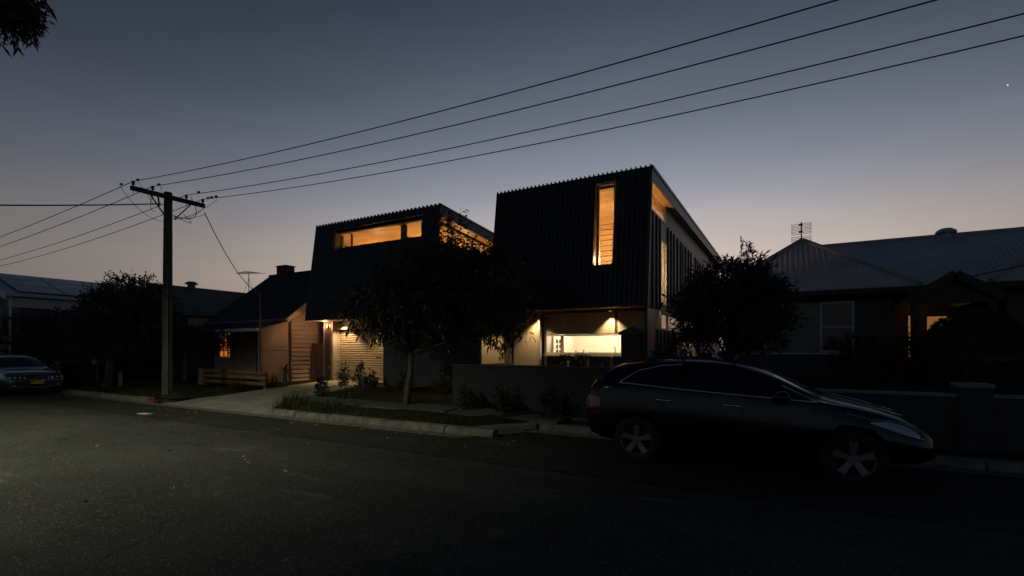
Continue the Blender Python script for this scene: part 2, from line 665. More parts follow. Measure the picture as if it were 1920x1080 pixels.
gx = axis_ticks(-62, 32, 0.5, [])
gx = [-3000, -900, -300, -120, -80] + gx + [45, 80, 150, 400, 1200, 3000]
gy = [-3000, -800, -200, -60, -20, -8, -4, -2.21, -2.19] + list(np.arange(-1, 8.2, 1.5)) + [8.34, 8.36] + list(np.arange(8.5, 22, 0.25)) + [24, 28, 35, 50, 90, 200, 600, 1500, 4000]
g = MB()
g.grid([[(x, y, height(x, y)) for x in gx] for y in gy])
tag(g.build('ground', 'soil', smooth=True), kind='structure')

rd = MB()
xs = [-1500, -300, -120] + list(np.arange(-70, 34, 1.0)) + [BAYX0, BAYX1] + [60, 150, 400, 1500]
xs = sorted(set(float(x) for x in xs))
rows = []
for k in range(13):
    row = []
    for x in xs:
        y = -2.2 + (kerb_y(x) + 2.2) * k / 12
        crown = 0.05 * (1 - ((y - 3.0) / 5.3) ** 2)
        row.append((x, y, max(0.0, crown)))
    rows.append(row)
rd.grid(rows)
tag(rd.build('road', 'asphalt', smooth=True), kind='structure')

# kerb stones, one by one
kerb = empty('kerb', (0, KERB, 0))
tag(kerb, kind='structure')
km = MB()
prof = [(-0.06, -0.1), (-0.06, 0.04), (-0.035, 0.115), (0.0, 0.15), (0.15, 0.155), (0.15, -0.1)]
km.prism([(-0.59, y, z) for y, z in prof], (1.18, 0, 0))
kme = piece('kerb_stone', 'kerb', km, kerb)
rk = random.Random(3)


def kerb_run(x0, x1, y):
    n = int(round((x1 - x0) / 1.2))
    for i in range(n):
        put('kerb_stone', kme, (x0 + 0.6 + i * 1.2, y + 0.005 * rk.uniform(-2, 2), 0.0 + rk.uniform(-.012, .008)), kerb, rot=(rk.uniform(-.02, .02), 0, rk.uniform(-.006, .006)))


kerb_run(-64, -18.0, KERB)
kerb_run(-12.2, -5.6, KERB)
kerb_run(-4.6, 20, BAYY)
a = math.atan2(BAYY - KERB, BAYX1 - BAYX0)
put('kerb_stone', kme, ((BAYX0 + BAYX1) / 2 + .03, (KERB + BAYY) / 2 + 0.02, 0), kerb, rot=(0, 0, a), scale=(1.25, 1, 1))
nk = empty('near_kerb', (0, -2.2, 0))
tag(nk, kind='structure')
for i in range(24):
    put('kerb_stone', kme, (-14 + i * 1.2, -2.22, 0), nk, rot=(0, 0, math.pi))

# concrete gutter strip
gt = MB()
rows = [[], []]
for x in xs:
    if -64 <= x <= 24:
        ky = kerb_y(x)
        rows[0].append((x, ky - 0.42, 0.012))
        rows[1].append((x, ky - 0.05, 0.008))
gt.grid(rows)
tag(gt.build('gutter', 'kerb'), kind='structure')

# driveway: flared crossing, then straight up to the garage, in cast bays
dw = empty('driveway', (-15.5, 8.3, 0))
tag(dw, kind='structure')


def drive_edge(y):
    if y < 9.6:
        t = (y - KERB) / 1.35
        return (-17.55 + 0.55 * t, -12.25 - 1.2 * t)
    t = (y - 9.6) / 5
    return (-17.0 + 0.32 * t, -13.45 - 0.5 * t)


def drive_z(y):
    return 0.025 + 0.10 * min(1, (y - KERB) / 1.0) + 0.33 * max(0, min(1, (y - 9.2) / 4.6))


bays = [(8.2, 9.55), (9.56, 11.35), (11.36, 13.1), (13.11, 14.75)]
for (y0, y1) in bays:
    top, bot = [], []
    mb = MB()
    rws = []
    for k in range(7):
        y = y0 + (y1 - y0) * k / 6
        xa, xb = drive_edge(y)
        rws.append([(xa + (xb - xa) * j / 8, y, drive_z(y)) for j in range(9)])
    mb.grid(rws)
    edge = rws[0] + [r[-1] for r in rws[1:]] + rws[-1][::-1][1:] + [r[0] for r in rws[::-1]][1:]
    low = [(p[0], p[1], p[2] - 0.14) for p in edge]
    mb.grid([edge, low])
    mb.build('concrete_bay', 'drive', dw)
# footpath slabs right of the driveway along the verge
fp = empty('footpath', (-10, 10.2, 0))
tag(fp, kind='structure')
for i in range(7):
    x0 = -13.2 + i * 1.5
    mb = MB()
    y0, y1 = 9.55, 10.35
    mb.hexa([(x0, y0, .1), (x0 + 1.49, y0, .1), (x0 + 1.49, y1, .1), (x0, y1, .1),
             (x0, y0, height(x0 + .7, y0) + .03), (x0 + 1.49, y0, height(x0 + .7, y0) + .03), (x0 + 1.49, y1, height(x0 + .7, y1) + .03), (x0, y1, height(x0 + .7, y1) + .03)])
    mb.build('slab', 'footpath', fp)

# ------------------------------------------------------------------ the dark modern house
house = empty('modern_house', (-10.5, 14.5, 0.45), 'dark ribbed two-storey modern house with glowing amber windows and roller garage door', 'house')
ZB, ZT, FY, LEAN = 2.98, 7.08, 13.5, 0.56


def fy(z):
    return FY + LEAN * (z - ZB) / (ZT - ZB)


def rect_cut(a0, a1, b0, b1, holes):
    """split a rectangle into rectangles round the holes"""
    A = sorted(set([a0, a1] + [min(max(h[i], a0), a1) for h in holes for i in (0, 1)]))
    B = sorted(set([b0, b1] + [min(max(h[i], b0), b1) for h in holes for i in (2, 3)]))
    out = []
    for i in range(len(A) - 1):
        run = None
        for j in range(len(B) - 1):
            ca, cb = (A[i] + A[i + 1]) / 2, (B[j] + B[j + 1]) / 2
            solid = not any(h[0] < ca < h[1] and h[2] < cb < h[3] for h in holes)
            if solid:
                if run is None:
                    run = B[j]
            if run is not None and (not solid or j == len(B) - 2):
                out.append((A[i], A[i + 1], run, B[j + 1] if solid else B[j]))
                run = None
    return out


def slab_lean(mb, xa, xb, za, zb, y0, y1):
    mb.hexa([(xa, fy(za) + y0, za), (xb, fy(za) + y0, za), (xb, fy(za) + y1, za), (xa, fy(za) + y1, za),
             (xa, fy(zb) + y0, zb), (xb, fy(zb) + y0, zb), (xb, fy(zb) + y1, zb), (xa, fy(zb) + y1, zb)])


def cladding(x0, x1, hole, sp, wb, wt, hh):
    mb = MB()
    for (a, b, c, d) in rect_cut(x0, x1, ZB, ZT - 0.05, [hole]):
        slab_lean(mb, a, b, c, d, 0, 0.06)
    n = int(round((x1 - x0) / sp))
    for i in range(n + 1):
        x = x0 + 0.03 + (x1 - x0 - 0.06) * i / n
        segs = [(ZB - 0.015, ZT - 0.012)]
        if hole[0] - wb < x < hole[1] + wb:
            segs = [(ZB - 0.015, hole[2] - 0.02), (hole[3] + 0.02, ZT - 0.012)]
        for za, zb in segs:
            mb.hexa([(x - wb / 2, fy(za) + .002, za), (x - wt / 2, fy(za) - hh, za), (x + wt / 2, fy(za) - hh, za), (x + wb / 2, fy(za) + .002, za),
                     (x - wb / 2, fy(zb) + .002, zb), (x - wt / 2, fy(zb) - hh, zb), (x + wt / 2, fy(zb) - hh, zb), (x + wb / 2, fy(zb) + .002, zb)])
    return mb.build('ribbed_cladding', 'clad', house)


HL = (-16.2, -11.55, 5.93, 6.72)      # long window in the garage block
HR = (-4.86, -4.29, 4.25, 6.74)       # tall slot in the other block
XL0, XL1, XR0, XR1 = -17.4, -10.8, -8.4, -3.24
cladding(XL0, XL1, HL, 0.19, 0.11, 0.035, 0.055)
cladding(XR0, XR1, HR, 0.145, 0.05, 0.018, 0.06)


def reveal(h, depth, m):
    mb = MB()
    t = 0.03
    for (a, b, c, d) in ((h[0] - t, h[0], h[2] - t, h[3] + t), (h[1], h[1] + t, h[2] - t, h[3] + t), (h[0], h[1], h[2] - t, h[2]), (h[0], h[1], h[3], h[3] + t)):
        y1 = fy(h[2]) + depth
        mb.hexa([(a, fy(c) - .02, c), (b, fy(c) - .02, c), (b, y1, c), (a, y1, c), (a, fy(d) - .02, d), (b, fy(d) - .02, d), (b, y1, d), (a, y1, d)])
    return mb.build('window_reveal', m, house)


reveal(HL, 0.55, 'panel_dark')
reveal(HR, 0.62, 'ply')


def window_y(name_frame, y, x0, x1, z0, z1, muls, parent, m='frame', fw=0.05, gm='glass', transoms=()):
    """window in a plane of constant y: frame part with pane sub-parts"""
    mb = MB()
    mb.box(x0, y, z0, x1, y + .06, z0 + fw).box(x0, y, z1 - fw, x1, y + .06, z1)
    mb.box(x0, y, z0 + fw, x0 + fw, y + .06, z1 - fw).box(x1 - fw, y, z0 + fw, x1, y + .06, z1 - fw)
    for (a, w) in muls:
        mb.box(a - w / 2, y - .004, z0 + fw, a + w / 2, y + .064, z1 - fw)
    for zt in transoms:
        mb.box(x0 + fw, y + .003, zt - .02, x1 - fw, y + .057, zt + .02)
    fr = mb.build(name_frame, m, parent)
    e = [x0 + fw] + [v for a, w in muls for v in (a - w / 2, a + w / 2)] + [x1 - fw]
    for i in range(0, len(e), 2):
        p = MB()
        p.box(e[i], y + .027, z0 + fw, e[i + 1], y + .033, z1 - fw)
        p.build('pane', gm, fr)
    return fr


def window_x(name_frame, x, y0, y1, z0, z1, muls, parent, m='frame', fw=0.05, gm='glass', transoms=()):
    mb = MB()
    mb.box(x - .06, y0, z0, x, y1, z0 + fw).box(x - .06, y0, z1 - fw, x, y1, z1)
    mb.box(x - .06, y0, z0 + fw, x, y0 + fw, z1 - fw).box(x - .06, y1 - fw, z0 + fw, x, y1, z1 - fw)
    for (a, w) in muls:
        mb.box(x - .064, a - w / 2, z0 + fw, x + .004, a + w / 2, z1 - fw)
    for zt in transoms:
        mb.box(x - .057, y0 + fw, zt - .02, x - .003, y1 - fw, zt + .02)
    fr = mb.build(name_frame, m, parent)
    e = [y0 + fw] + [v for a, w in muls for v in (a - w / 2, a + w / 2)] + [y1 - fw]
    for i in range(0, len(e), 2):
        p = MB()
        p.box(x - .033, e[i], z0 + fw, x - .027, e[i + 1], z1 - fw)
        p.build('pane', gm, fr)
    return fr


window_y('window', fy(HL[2]) + 0.42, HL[0], HL[1], HL[2], HL[3], [(-15.62, .07), (-12.78, .28), (-11.85, .10)], house, 'frame')
window_y('window', fy(HR[2]) + 0.36, HR[0], HR[1], HR[2], HR[3], [], house, 'frame', fw=0.05)

# roofs, fascias, soffits
LS = math.tan(R(-4.4))
RS = math.tan(R(1.0))


def roof(x0, x1, y0, y1, slope, inset):
    za, zb = ZT - 0.06, ZT - 0.06 + (y1 - y0) * slope
    mb = MB()
    mb.hexa([(x0, y0, za - .10), (x1, y0, za - .10), (x1, y1, zb - .10), (x0, y1, zb - .10), (x0, y0, za), (x1, y0, za), (x1, y1, zb), (x0, y1, zb)])
    rf = mb.build('roof', 'clad', house)
    f = MB()
    f.hexa([(x1 - .03, y0, za - .40), (x1 + .02, y0, za - .40), (x1 + .02, y1, zb - .40), (x1 - .03, y1, zb - .40),
            (x1 - .03, y0, za - .06), (x1 + .02, y0, za - .06), (x1 + .02, y1, zb - .06), (x1 - .03, y1, zb - .06)])
    f.build('fascia', 'fascia', rf)
    c = MB()
    c.hexa([(x1 - .06, y0 - .03, za - .055), (x1 + .045, y0 - .03, za - .055), (x1 + .045, y1, zb - .055), (x1 - .06, y1, zb - .055),
            (x1 - .06, y0 - .03, za + .03), (x1 + .045, y0 - .03, za + .03), (x1 + .045, y1, zb + .03), (x1 - .06, y1, zb + .03)])
    c.build('barge_capping', 'clad_edge', rf)
    s = MB()
    s.hexa([(x1 - inset - .1, y0, za - .37), (x1 - .03, y0, za - .37), (x1 - .03, y1, zb - .37), (x1 - inset - .1, y1, zb - .37),
            (x1 - inset - .1, y0, za - .33), (x1 - .03, y0, za - .33), (x1 - .03, y1, zb - .33), (x1 - inset - .1, y1, zb - .33)])
    s.build('soffit', 'ply', rf)
    e = MB()   # the bright folded edge of the front cladding
    e.hexa([(x1 - .01, fy(ZB), ZB), (x1 + .02, fy(ZB), ZB), (x1 + .02, fy(ZB) + .09, ZB), (x1 - .01, fy(ZB) + .09, ZB),
            (x1 - .01, fy(ZT), ZT - .02), (x1 + .02, fy(ZT), ZT - .02), (x1 + .02, fy(ZT) + .09, ZT - .02), (x1 - .01, fy(ZT) + .09, ZT - .02)])
    e.build('edge_trim', 'fascia', house)
    return rf


YR0 = fy(ZT) + 0.05
roof(XL0, XL1, YR0, 20.5, LS, 0.5)
roof(XR0, XR1, YR0, 34.0, RS, 0.25)


def soff(y, s):
    return ZT - 0.06 - 0.37 + (y - YR0) * s


# --- garage block (upper)
WLX = XL1 - 0.5
mb = MB()
for (a, b, c, d) in rect_cut(14.05, 20.5, 3.1, 5.80, [(15.3, 17.9, 4.55, 5.2)]):
    mb.box(WLX - .1, a, c, WLX, b, d)
mb.prism([(WLX - .1, fy(3.1) + .07, 3.1), (WLX - .1, 14.05, 3.1), (WLX - .1, 14.05, 5.8), (WLX - .1, fy(5.8) + .07, 5.8)], (.1, 0, 0))
mb.box(XL0 + .02, 14.2, 3.1, XL0 + .12, 20.5, 6.4)
mb.box(XL0 + .12, 20.4, 3.1, WLX - .1, 20.5, 6.45)
mb.hexa([(XL0 + .02, 14.3, 6.4), (XL0 + .12, 14.3, 6.4), (XL0 + .12, 20.5, 6.4), (XL0 + .02, 20.5, 6.4), (XL0 + .02, 14.3, 6.9), (XL0 + .12, 14.3, 6.9), (XL0 + .12, 20.5, 6.42), (XL0 + .02, 20.5, 6.42)])
mb.build('side_wall', 'clad', house)
# raking clerestory under the eave
y0, y1 = fy(5.85) + .12, 20.3
fr = MB()
for (ya, yb) in ((y0, y0 + .07), (16.9, 16.97), (18.6, 18.67)):
    fr.hexa([(WLX - .07, ya, 5.8), (WLX, ya, 5.8), (WLX, yb, 5.8), (WLX - .07, yb, 5.8), (WLX - .07, ya, soff(ya, LS)), (WLX, ya, soff(ya, LS)), (WLX, yb, soff(yb, LS)), (WLX - .07, yb, soff(yb, LS))])
fr.box(WLX - .07, y0, 5.80, WLX, y1, 5.86)
fr.hexa([(WLX - .07, y0, soff(y0, LS) - .07), (WLX, y0, soff(y0, LS) - .07), (WLX, y1, soff(y1, LS) - .07), (WLX - .07, y1, soff(y1, LS) - .07),
         (WLX - .07, y0, soff(y0, LS)), (WLX, y0, soff(y0, LS)), (WLX, y1, soff(y1, LS)), (WLX - .07, y1, soff(y1, LS))])
cw = fr.build('clerestory_window', 'frame', house)
for (ya, yb) in ((y0 + .07, 16.9), (16.97, 18.6), (18.67, y1)):
    p = MB()
    p.prism([(WLX - .035, ya, 5.86), (WLX - .035, yb, 5.86), (WLX - .035, yb, soff(yb, LS) - .07), (WLX - .035, ya, soff(ya, LS) - .07)], (.006, 0, 0))
    p.build('pane', 'glass', cw)
window_x('window', WLX, 15.3, 17.9, 4.55, 5.2, [(16.2, .05), (17.1, .05)], house)
# interior
it = empty('upstairs_room', (-14.2, 17, 3.2), parent=house)
mb = MB()
mb.hexa([(XL0 + .13, 14.15, 6.60), (WLX - .11, 14.15, 6.60), (WLX - .11, 20.38, 6.12), (XL0 + .13, 20.38, 6.12),
         (XL0 + .13, 14.15, 6.63), (WLX - .11, 14.15, 6.63), (WLX - .11, 20.38, 6.15), (XL0 + .13, 20.38, 6.15)])
mb.build('ceiling', 'ply', it)
MB().box(XL0 + .13, 14.1, 3.1, WLX - .11, 20.38, 3.14).build('floor', 'ply', it)
brd = MB()
brd.box(-2.99, -.012, -.066, 2.99, .012, .066)
bme = piece('wall_board', 'plyb', brd, it)
for k in range(25):
    put('wall_board', bme, (-14.35, 20.36, 3.22 + k * .136), it)
sb = MB()
sb.box(-.012, -3.05, -.066, .012, 3.05, .066)
sbm = piece('wall_board', 'plyb', sb, it)
for k in range(24):
    put('wall_board', sbm, (XL0 + .145, 17.3, 3.22 + k * .136), it)
cb = MB()
cb.box(-2.95, -.07, -.008, 2.95, .07, .008)
cbm = piece('ceiling_board', 'plyb', cb, it)
for k in range(40):
    yy = 14.25 + k * .152
    put('ceiling_board', cbm, (-14.35, yy, 6.588 - .0770 * (yy - 14.15)), it, rot=(R(-4.4), 0, 0))
for (lx, ly) in ((-15.6, 15.6), (-13.0, 15.3), (-12.3, 17.6)):
    fx = MB()
    fx.lathe([(.001, -.02), (.09, -.02), (.13, .05), (.12, .05), (.001, .0)], 12, (lx, ly, 4.9))
    fx.build('uplight', 'bulb', it)
    lamp('uplight_glow', 'POINT', (lx, ly, 5.12), 82, (1.0, .59, .24), it, .08)

# --- link between the blocks
mb = MB()
for (a, b, c, d) in rect_cut(WLX, XR0 + .2, 3.1, 6.0, [(-11.1, -8.6, 4.6, 5.3)]):
    mb.box(a, 18.2, c, b, 18.3, d)
mb.box(-13.1, 14.0, 3.0, -8.05, 18.3, 3.10)
mb.box(WLX, 18.0, 6.0, XR0 + .3, 21, 6.1)
mb.build('link_wall', 'clad', house)
window_y('window', 18.2, -11.1, -8.6, 4.6, 5.3, [(-9.9, .05)], house)
lk = empty('link_room', (-10, 19, 3.2), parent=house)
MB().box(WLX, 20.8, 3.1, XR0 + .2, 20.9, 6.0).build('back_wall', 'ply', lk)
MB().box(WLX, 18.32, 5.95, XR0 + .2, 20.8, 5.98).build('ceiling', 'ply', lk)
lamp('ceiling_glow', 'POINT', (-9.8, 19.5, 5.0), 22, (1.0, .55, .2), lk, .08)

# --- right block (upper)
WRX = XR1 - 0.25
ztop = 6.06
mb = MB()
holes = [(16.35, 17.35, 3.25, 5.42), (22.6, 23.5, 4.9, 5.65)]
for (a, b, c, d) in rect_cut(14.05, 34, 3.06, ztop, holes):
    mb.box(WRX - .1, a, c, WRX, b, d)
mb.prism([(WRX - .1, fy(3.06) + .07, 3.06), (WRX - .1, 14.05, 3.06), (WRX - .1, 14.05, ztop), (WRX - .1, fy(ztop) + .07, ztop)], (.1, 0, 0))
mb.hexa([(WRX - .1, 17.25, ztop), (WRX, 17.25, ztop), (WRX, 34, ztop), (WRX - .1, 34, ztop),
         (WRX - .1, 17.25, soff(17.25, RS) + .02), (WRX, 17.25, soff(17.25, RS) + .02), (WRX, 34, soff(34, RS) + .02), (WRX - .1, 34, soff(34, RS) + .02)])
mb.build('side_wall', 'side', house)
mb = MB()
mb.box(XR0 + .02, 14.2, 3.06, XR0 + .12, 34, 6.95)
mb.box(XR0 + .12, 33.9, .3, WRX - .1, 34, 6.9)
mb.build('side_wall', 'clad', house)
# raking window at the top corner
y0, y1 = fy(6.2) + .1, 17.25
fr = MB()
for (ya, yb) in ((y0, y0 + .05), (y1 - .07, y1)):
    fr.hexa([(WRX - .07, ya, ztop), (WRX, ya, ztop), (WRX, yb, ztop), (WRX - .07, yb, ztop), (WRX - .07, ya, soff(ya, RS)), (WRX, ya, soff(ya, RS)), (WRX, yb, soff(yb, RS)), (WRX - .07, yb, soff(yb, RS))])
fr.box(WRX - .08, y0, ztop - .02, WRX + .012, y1, ztop + .045)
cw = fr.build('clerestory_window', 'frame', house)
p = MB()
p.prism([(WRX - .035, y0 + .05, ztop + .045), (WRX - .035, y1 - .07, ztop + .045), (WRX - .035, y1 - .07, soff(y1, RS) - .01), (WRX - .035, y0 + .05, soff(y0, RS) - .01)], (.006, 0, 0))
p.build('pane', 'glass', cw)
window_x('window', WRX + .01, 16.35, 17.35, 3.25, 5.42, [(16.9, .05)], house, 'frame_lt', transoms=(3.62,))
window_x('window', WRX + .01, 22.6, 23.5, 4.9, 5.65, [], house, 'frame')
bt = MB()
bt.box(0, -.045, 0, .055, .045, 2.96)
btm = piece('batten', 'batten', bt, house)
for y in (14.45, 15.2, 15.75, 16.22, 17.5, 18.05, 18.6, 19.3, 20.0, 20.45, 21.1, 21.8, 22.45, 23.7, 24.4, 25.2, 26.0, 26.7, 27.5, 28.3, 29.1, 29.9, 30.8, 31.7, 32.6):
    put('batten', btm, (WRX, y, 3.07 if y > 14.5 else 3.07), house)
ir = empty('bedroom', (-6, 17, 3.2), parent=house)
mb = MB()
mb.hexa([(XR0 + .13, 14.2, 6.62), (WRX - .11, 14.2, 6.62), (WRX - .11, 25.88, 6.85), (XR0 + .13, 25.88, 6.85),
         (XR0 + .13, 14.2, 6.65), (WRX - .11, 14.2, 6.65), (WRX - .11, 25.88, 6.88), (XR0 + .13, 25.88, 6.88)])
mb.build('ceiling', 'ply', ir)
MB().box(XR0 + .13, 14.1, 3.06, WRX - .11, 25.88, 3.10).build('floor', 'ply', ir)
b2 = MB()
b2.box(-2.35, -.014, -.088, 2.35, .014, .088)
b2m = piece('wall_board', 'plyb', b2, ir)
for k in range(18):
    put('wall_board', b2m, (-5.95, 17.75, 3.2 + k * .2), ir)
MB().box(XR0 + .13, 17.8, 3.1, WRX - .11, 17.9, 6.7).build('partition', 'panel_dark', ir)
b3 = MB()
b3.box(-.012, -1.7, -.078, .012, 1.7, .078)
b3m = piece('wall_board', 'plyb', b3, ir)
for k in range(22):
    put('wall_board', b3m, (XR0 + .15, 16.0, 3.2 + k * .163), ir)
cb = MB()
cb.box(-2.3, -.085, -.008, 2.3, .085, .008)
cbm = piece('ceiling_board', 'plyb', cb, ir)
for k in range(18):
    yy = 14.4 + k * .19
    put('ceiling_board', cbm, (-5.98, yy, 6.606 + .0197 * (yy - 14.2)), ir)
for (lx, ly, lz, en) in ((-6.2, 15.6, 5.2, 150), (-4.5, 15.15, 4.9, 170), (-5.6, 22, 5.0, 45)):
    fx = MB()
    fx.lathe([(.001, -.10), (.07, -.07), (.10, 0), (.07, .07), (.012, .10), (.012, .9), (.001, .9)], 12, (lx, ly, lz))
    fx.build('pendant_lamp', 'bulb', ir)
    lamp('pendant_glow', 'POINT', (lx, ly, lz - .22), en, (1.0, .66, .32), ir, .08)

# --- ground floor: garage
GY = 14.6
MB().box(-17.32, 14.32, .40, -16.72, GY + .25, 2.97).build('garage_pier', 'panel', house, bevel=.008)
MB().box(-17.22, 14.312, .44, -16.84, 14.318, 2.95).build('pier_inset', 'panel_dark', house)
MB().box(-16.72, GY - .06, 2.62, -13.0, GY + .25, 2.97).build('garage_lintel', 'panel', house)
for x in (-15.75, -14.8):
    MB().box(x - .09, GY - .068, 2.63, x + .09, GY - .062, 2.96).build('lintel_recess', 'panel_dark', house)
door = empty('roller_door', (-15.4, GY + .1, .45), parent=house)
sl = MB()
prof = [(.004, -.047), (-.006, -.044), (-.034, -.030), (-.036, -.018), (-.022, .012), (-.004, .036), (0, .047), (.008, .047), (.008, -.047)]
sl.prism([(-1.34, y, z) for y, z in prof], (2.68, 0, 0))
slm = piece('slat', 'roller', sl, door)
for k in range(22):
    put('slat', slm, (-15.37, GY + .09, .58 + k * .0955), door)
MB().box(-16.72, GY + .05, .455, -14.02, GY + .11, .53).build('bottom_rail', 'roller', door)
MB().box(-16.74, GY - .03, .45, -16.68, GY + .14, 2.62).build('guide_rail', 'panel', door)
MB().box(-14.06, GY - .03, .45, -14.0, GY + .14, 2.62).build('guide_rail', 'panel', door)
MB().box(-16.68, GY + .02, 2.52, -14.06, GY + .16, 2.62).build('head_box', 'panel_dark', door)
MB().box(-14.55, GY + .055, 1.42, -14.33, GY + .07, 1.46).build('lift_handle', 'blackplastic', door)
MB().box(-17.2, GY + .3, .3, -13.0, 20.4, 3.0).build('garage_body', 'panel_dark', house)
MB().box(-17.38, FY + .02, 2.97, -8.0, 14.9, 3.06).build('porch_soffit', 'panel', house)
# wing wall of dark render
MB().box(-13.1, 13.55, .2, -8.82, 13.75, 2.965).build('wing_wall', 'render', house, bevel=.01)
MB().box(-13.1, 13.75, .2, -12.9, 14.85, 2.965).build('wing_wall', 'render', house)


def downlight(x, y, z, energy, aim, spot, col=(1.0, .64, .30), blend=.7):
    f = MB()
    f.lathe([(.001, 0), (.034, 0), (.042, -.003), (.042, .014)], 14, (x, y, z + .01))
    f.build('downlight', 'bulb_dim', house)
    lamp('downlight_beam', 'SPOT', (x, y, z - .03), energy, col, house, .025, aim, spot, blend)


downlight(-16.25, 14.28, 2.955, 150, (-16.25, 14.6, 0), 104)
downlight(-14.05, 14.28, 2.955, 150, (-14.1, 14.6, 0), 104)
# small up-down lamp and tap on the pier
MB().box(-17.06, 14.26, 2.66, -16.98, 14.31, 2.86).build('wall_lamp', 'terracotta', house)
lamp('wall_lamp_glow', 'POINT', (-17.06, 14.18, 2.80), 16, (1, .52, .26), house, .03)
MB().tube([(-16.86, 14.31, 1.02), (-16.86, 14.2, 1.02), (-16.86, 14.17, .95)], .018, 8).tube([(-16.9, 14.24, 1.06), (-16.82, 14.24, 1.06)], .012, 6).build('garden_tap', 'alloy', house)

# --- entry
MB().box(-9.95, 15.2, .4, -8.78, 15.28, 2.52).build('entry_panel', 'panel', house)
MB().box(-9.95, 15.22, 2.56, -8.78, 15.28, 2.97).build('entry_fascia', 'panel_dark', house)
MB().box(-8.74, 15.2, .4, -8.42, 15.26, 2.6).build('entry_door', 'panel_dark', house)
window_y('window', 15.2, -8.74, -8.42, 2.62, 2.97, [], house, 'frame', fw=.03)
MB().box(-8.74, 15.5, 2.5, -8.3, 15.52, 2.97).build('light_box', mat('lit_ply', (.6, .32, .1), .5), house)
lamp('highlight_glow', 'POINT', (-8.58, 15.36, 2.78), 1.0, (1, .55, .2), house, .03)
for x in (-8.36, -8.12):
    MB().box(x - .03, 14.95, .4, x + .03, 15.2, 2.97).build('door_jamb', 'frame_lt', house)
MB().box(-8.33, 15.02, .4, -8.15, 15.04, 2.97).build('side_light', 'darkglass', house)
MB().box(-8.09, 14.66, .4, -7.16, 14.72, 2.97).build('entry_panel', 'panel', house)
MB().box(-7.14, 14.6, .4, -7.06, 14.74, 2.97).build('steel_post', 'frame_lt', house)
MB().box(-9.95, 15.55, .3, -7.05, 15.7, 3.0).build('rear_entry_wall', 'panel_dark', house)
downlight(-9.3, 14.55, 2.955, 110, (-9.3, 14.95, 0), 90)
downlight(-7.1, 14.36, 2.955, 150, (-7.1, 14.6, 0), 100)
downlight(-4.70, 14.80, 2.955, 150, (-4.70, 14.93, 0), 96)

# --- kitchen front: panels, long window, lower band
KY = 15.0
for (a, b, m) in ((-7.04, -6.29, 'panel'), (-6.27, -5.58, 'panel'), (-5.53, -4.78, 'panel'), (-4.76, -4.62, 'panel'), (-4.52, -3.50, 'panel')):
    MB().box(a, KY, 2.27, b, KY + .05, 2.97).build('wall_panel', m, house, bevel=.004)
for x in (-5.555, -4.77):
    MB().box(x - .02, KY - .02, 2.27, x + .02, KY + .02, 2.97).build('panel_joint_trim', 'frame_lt', house)
MB().box(-4.61, KY + .02, 2.27, -4.53, KY + .06, 2.97).build('panel_recess', 'batten', house)
MB().box(-7.06, KY + .06, 2.26, -3.49, KY + .14, 2.97).build('backing_wall', 'panel_dark', house)
window_y('kitchen_window', KY - .01, -7.04, -3.62, 1.62, 2.25, [(-6.42, .10)], house, 'frame_lt', fw=.045)
MB().box(-7.08, KY - .10, 1.555, -3.55, KY + .1, 1.615).build('window_sill', 'frame_lt', house)
MB().box(-7.06, KY + .04, .3, -3.49, KY + .14, 1.55).build('lower_panel', 'panel_dark', house)
for x in (-7.03, -6.2, -5.5, -5.02, -4.72):
    MB().box(x - .03, KY - .03, .4, x + .03, KY + .035, 1.55 if x != -5.02 else 1.32).build('panel_joint_trim', 'frame_lt', house)
MB().box(-3.5, 14.3, .3, -3.42, 15.2, 3.0).build('corner_post', 'clad', house)
kr = empty('kitchen', (-5.3, 16.5, .5), parent=house)
MB().box(-7.06, 18.1, .5, -3.6, 18.2, 2.95).build('back_wall', 'white', kr)
MB().box(-7.15, 15.15, .3, -7.06, 18.2, 2.95).build('side_wall', 'white', kr)
MB().box(-4.1, 15.15, .3, -4.05, 18.2, 2.95).build('side_wall', 'white', kr)
MB().box(-4.04, 16.0, .3, -4.03, 18.25, 3.0).build('added_alcove_lining', 'ply', kr)  # made-up alcove and lamp, added to turn the strip window amber
lamp('added_alcove_glow', 'POINT', (-3.8, 17.3, 2.55), 2.2, (1, .6, .28), kr, .03)
MB().box(-7.1, 15.1, 2.92, -3.55, 18.2, 2.96).build('ceiling', 'white', kr)
MB().box(-6.1, 17.4, .5, -3.7, 18.09, 1.5).build('bench', 'white', kr)
MB().tube([(-5.4, 17.6, 1.5), (-5.4, 17.6, 1.82), (-5.4, 17.45, 1.86)], .02, 8).build('bench_tap', 'alloy', kr)
for k, z in enumerate((1.62, 1.8, 1.98)):
    MB().box(-6.93, 15.5, z, -6.68, 15.7, z + .015).build('shelf', 'benchstuff', kr)
    for j in range(2):
        MB().lathe([(.001, 0), (.04, 0), (.045, .1), (.03, .12), (.001, .12)], 8, (-6.87 + j * .12, 15.6, z + .016)).build('jar', 'benchstuff', kr)
for (x, en) in ((-6.5, 15), (-5.2, 22), (-4.2, 22)):
    MB().lathe([(.001, 0), (.06, 0), (.07, .02)], 12, (x, 16.3, 2.895)).build('ceiling_light', 'bulb', kr)
    lamp('ceiling_light_glow', 'POINT', (x, 16.5, 2.78), en * 5.0, (1, .85, .62), kr, .08)
